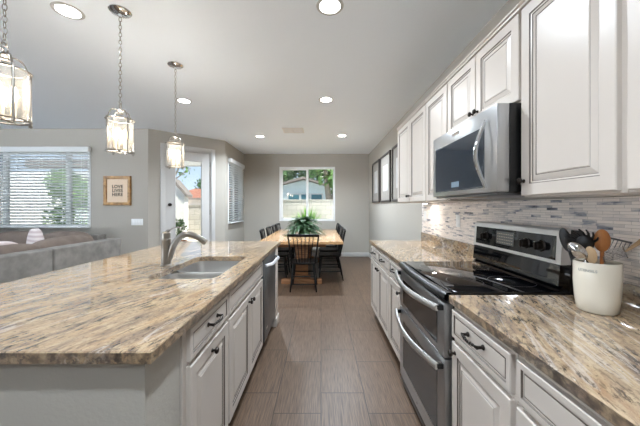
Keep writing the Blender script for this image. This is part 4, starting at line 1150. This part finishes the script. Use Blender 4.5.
def spiky(name, label, loc, n, L, mt, seed):
    bm = nb(); rn = random.Random(seed)
    for k in range(n):
        a = rn.uniform(0, 2 * PI); el_ = rn.uniform(.25, 1.45); d = V((math.cos(a) * math.cos(el_), math.sin(a) * math.cos(el_), math.sin(el_))); s = V((-math.sin(a), math.cos(a), 0)); l_ = L * rn.uniform(.7, 1)
        p0 = V((0, 0, .25)); p1 = p0 + d * l_ * .55; p2 = p0 + d * l_ + V((0, 0, -.12 * l_))
        quad(bm, [p0 - s * .02, p0 + s * .02, p1 + s * .035, p1 - s * .035], 0); f = bm.faces.new([bm.verts.new(q) for q in (p1 - s * .035, p1 + s * .035, p2)])
    return tag(obj(name, bm, mt, smooth=0, loc=loc), label, 'plant')
spiky('yucca_plant', 'spiky light green yucca outside the middle of the dining window', (-.45, 9.8, 0), 170, 1.35, 'agave', 6)
spiky('yucca_plant', 'smaller spiky plant outside at the lower right of the dining window', (.95, 9.2, 0), 60, .55, 'agave', 9)
# view through the door: direction about -.5
t = thing('neighbour_house', 'white stucco house with terracotta tile roof seen through the patio door', 'house', (-8.6, 17.5, 0))
bm = nb(); box(bm, -.9, 3.0, 0, 5, 0, 1.78); obj('wall', bm, 'stucco', t, smooth=0)
bm = nb()
vs = [bm.verts.new(V(p)) for p in ((-1.2, -.5, 1.86), (3.4, -.5, 1.86), (2.2, 2.6, 2.62), (-.4, 2.6, 2.62), (3.4, 5.5, 1.86), (-1.2, 5.5, 1.86))]
for f in ((0, 1, 2, 3), (1, 4, 2), (4, 5, 3, 2), (5, 0, 3), (0, 5, 4, 1)): bm.faces.new([vs[i] for i in f])
obj('roof', bm, 'tileroof', t, smooth=0)
bm = nb(); box(bm, -1.2, 3.4, -.56, -.50, 1.76, 1.87); obj('eave_board', bm, 'roofd', t, smooth=0)
blob_tree('tree', 'small dark tree behind the tile roof seen through the patio door', 'tree', (-10.4, 25.5, 0), [(0, 0, 3.1, 1.0)], 'leafd', [([(0, 0, 0), (0, 0, 2.5)], [.12, .08])], n=500, leaf=.16, seed=11)
blob_tree('tree', 'bare branched tree seen high through the patio door', 'tree', (-6.6, 12.8, 0), [(0, 0, 3.2, .8), (.5, 0, 3.7, .6)], 'leaf', [([(0, 0, 0), (.05, 0, 1.6), (-.1, 0, 2.6), (.4, 0, 3.6)], [.1, .08, .05, .02]), ([(-.05, 0, 2.2), (-.6, 0, 3.2), (-.7, 0, 3.9)], [.04, .025, .01]), ([(.0, 0, 2.6), (.7, 0, 3.1)], [.03, .012])], n=90, leaf=.10, seed=12)
t = thing('potted_shrub', 'shrub in an orange terracotta pot standing outside the patio door', 'plant', (-4.05, 8.05, -.02))
bm = nb(); lathe(bm, [(0, 0), (.14, 0), (.2, .34), (.22, .34), (.22, .38), (.19, .38), (.17, .3), (0, .3)], seg=20, cap=False); obj('pot', bm, 'terra', t)
bm = nb(); rn = random.Random(21)
for k in range(260):
    a = rn.uniform(0, 2 * PI); h_ = rn.uniform(.38, .95); r_ = .2 * math.sin(PI * (h_ - .3) / .75) * rn.uniform(.3, 1); p = V((r_ * math.cos(a), r_ * math.sin(a), h_)); d = V((rn.gauss(0, 1), rn.gauss(0, 1), 1)).normalized(); s = d.cross(V((rn.gauss(0, 1), 1, 0))).normalized()
    quad(bm, [p, p + d * .04 + s * .02, p + d * .09, p + d * .04 - s * .02])
obj('foliage', bm, 'leaf', t, smooth=0)
bm = nb(); tube(bm, [(0, 0, .3), (0, 0, .85)], .012, 6); obj('stem', bm, 'bark', t)
# covered patio outside the living window
t = thing('patio_frame', 'open patio beam on a post outside the living room window', 'patio frame', (0, 0, 0))
bm = nb(); box(bm, -5.7, -3.3, 8.0, 8.2, 2.50, 2.74); obj('beam', bm, 'stucco', t, smooth=0)
bm = nb(); box(bm, -8.4, -5.7, 8.0, 8.2, 2.46, 2.70); obj('beam', bm, 'roofd', t, smooth=0)
for x in (-5.45,):
    bm = nb(); box(bm, x - .1, x + .1, 8.0, 8.2, -.02, 2.46); obj('post', bm, 'stucco', t, smooth=0)
bm = nb(); box(bm, -12, -6.9, 10.2, 10.3, -.02, 2.6); tag(obj('garden_wall', bm, 'stucco', smooth=0), 'tall pale garden wall behind the living room blind', 'wall')
blob_tree('bush', 'green bush seen through the right part of the living room blind', 'bush', (-8.1, 9.2, 0), [(0, 0, 1.0, .75), (.25, .0, 1.7, .65), (-.3, .0, 2.1, .5)], 'leaf', [([(0, 0, 0), (0, 0, 1.5)], [.06, .04])], n=500, leaf=.09, seed=31)
bm = nb(); box(bm, -16, XS - .2, 5.3, YB + .25, -.115, -.015); struct('patio_floor', bm, 'concrete', smooth=0)

# white gable with a sloping eave nearer than the tile-roofed house
t = thing('garden_shed', 'white stucco outbuilding with a sloping beige eave, left in the patio door glass', 'shed', (-5.22, 10.2, 0))
bm = nb(); A = [V((-2.0, 0, -.02)), V((.28, 0, -.02)), V((.28, 0, 1.80)), V((-.10, 0, 2.24)), V((-2.0, 0, 2.9))]
fa = [bm.verts.new(p) for p in A]; fb = [bm.verts.new(p + V((0, .3, 0))) for p in A]
bm.faces.new(fa); bm.faces.new(fb[::-1])
for i in range(5): bm.faces.new((fa[i], fb[i], fb[(i + 1) % 5], fa[(i + 1) % 5]))
obj('wall', bm, 'stucco', t, smooth=0)
bm = nb()
for p, q in (((-2.1, 2.93), (-.10, 2.245)), ((-.10, 2.245), (.40, 1.67))):
    vs = [bm.verts.new(V((x, y, z))) for y in (-.10, .35) for x, z in (p, q, (q[0] + .03, q[1] + .09), (p[0] + .03, p[1] + .09))]
    for f in ((0, 1, 2, 3), (7, 6, 5, 4), (0, 4, 5, 1), (1, 5, 6, 2), (2, 6, 7, 3), (3, 7, 4, 0)): bm.faces.new([vs[i] for i in f])
obj('eave', bm, 'roofd', t, smooth=0)
# puck lights under the wall cabinets
for y, pw, lb in ((3.15, .7, 'small round puck light under the farthest wall cabinet'),):
    t = thing('puck_light', lb, 'light', (1.16, y, ZU0))
    bm = nb(); lathe(bm, [(0, -.001), (.034, -.001), (.034, -.010), (.028, -.012), (0, -.012)], seg=24); obj('housing', bm, 'nickel', t)
    bm = nb(); lathe(bm, [(0, -.0125), (.025, -.0125), (.025, -.014), (0, -.0145)], seg=20); obj('lens', bm, 'can', t)
    ld = bpy.data.lights.new('puck_beam', 'AREA'); ld.shape = 'DISK'; ld.size = .05; ld.energy = pw; ld.color = (1, .93, .84)
    lo = bpy.data.objects.new('puck_beam', ld); C.objects.link(lo); lo.location = (1.16, y, ZU0 - .018)
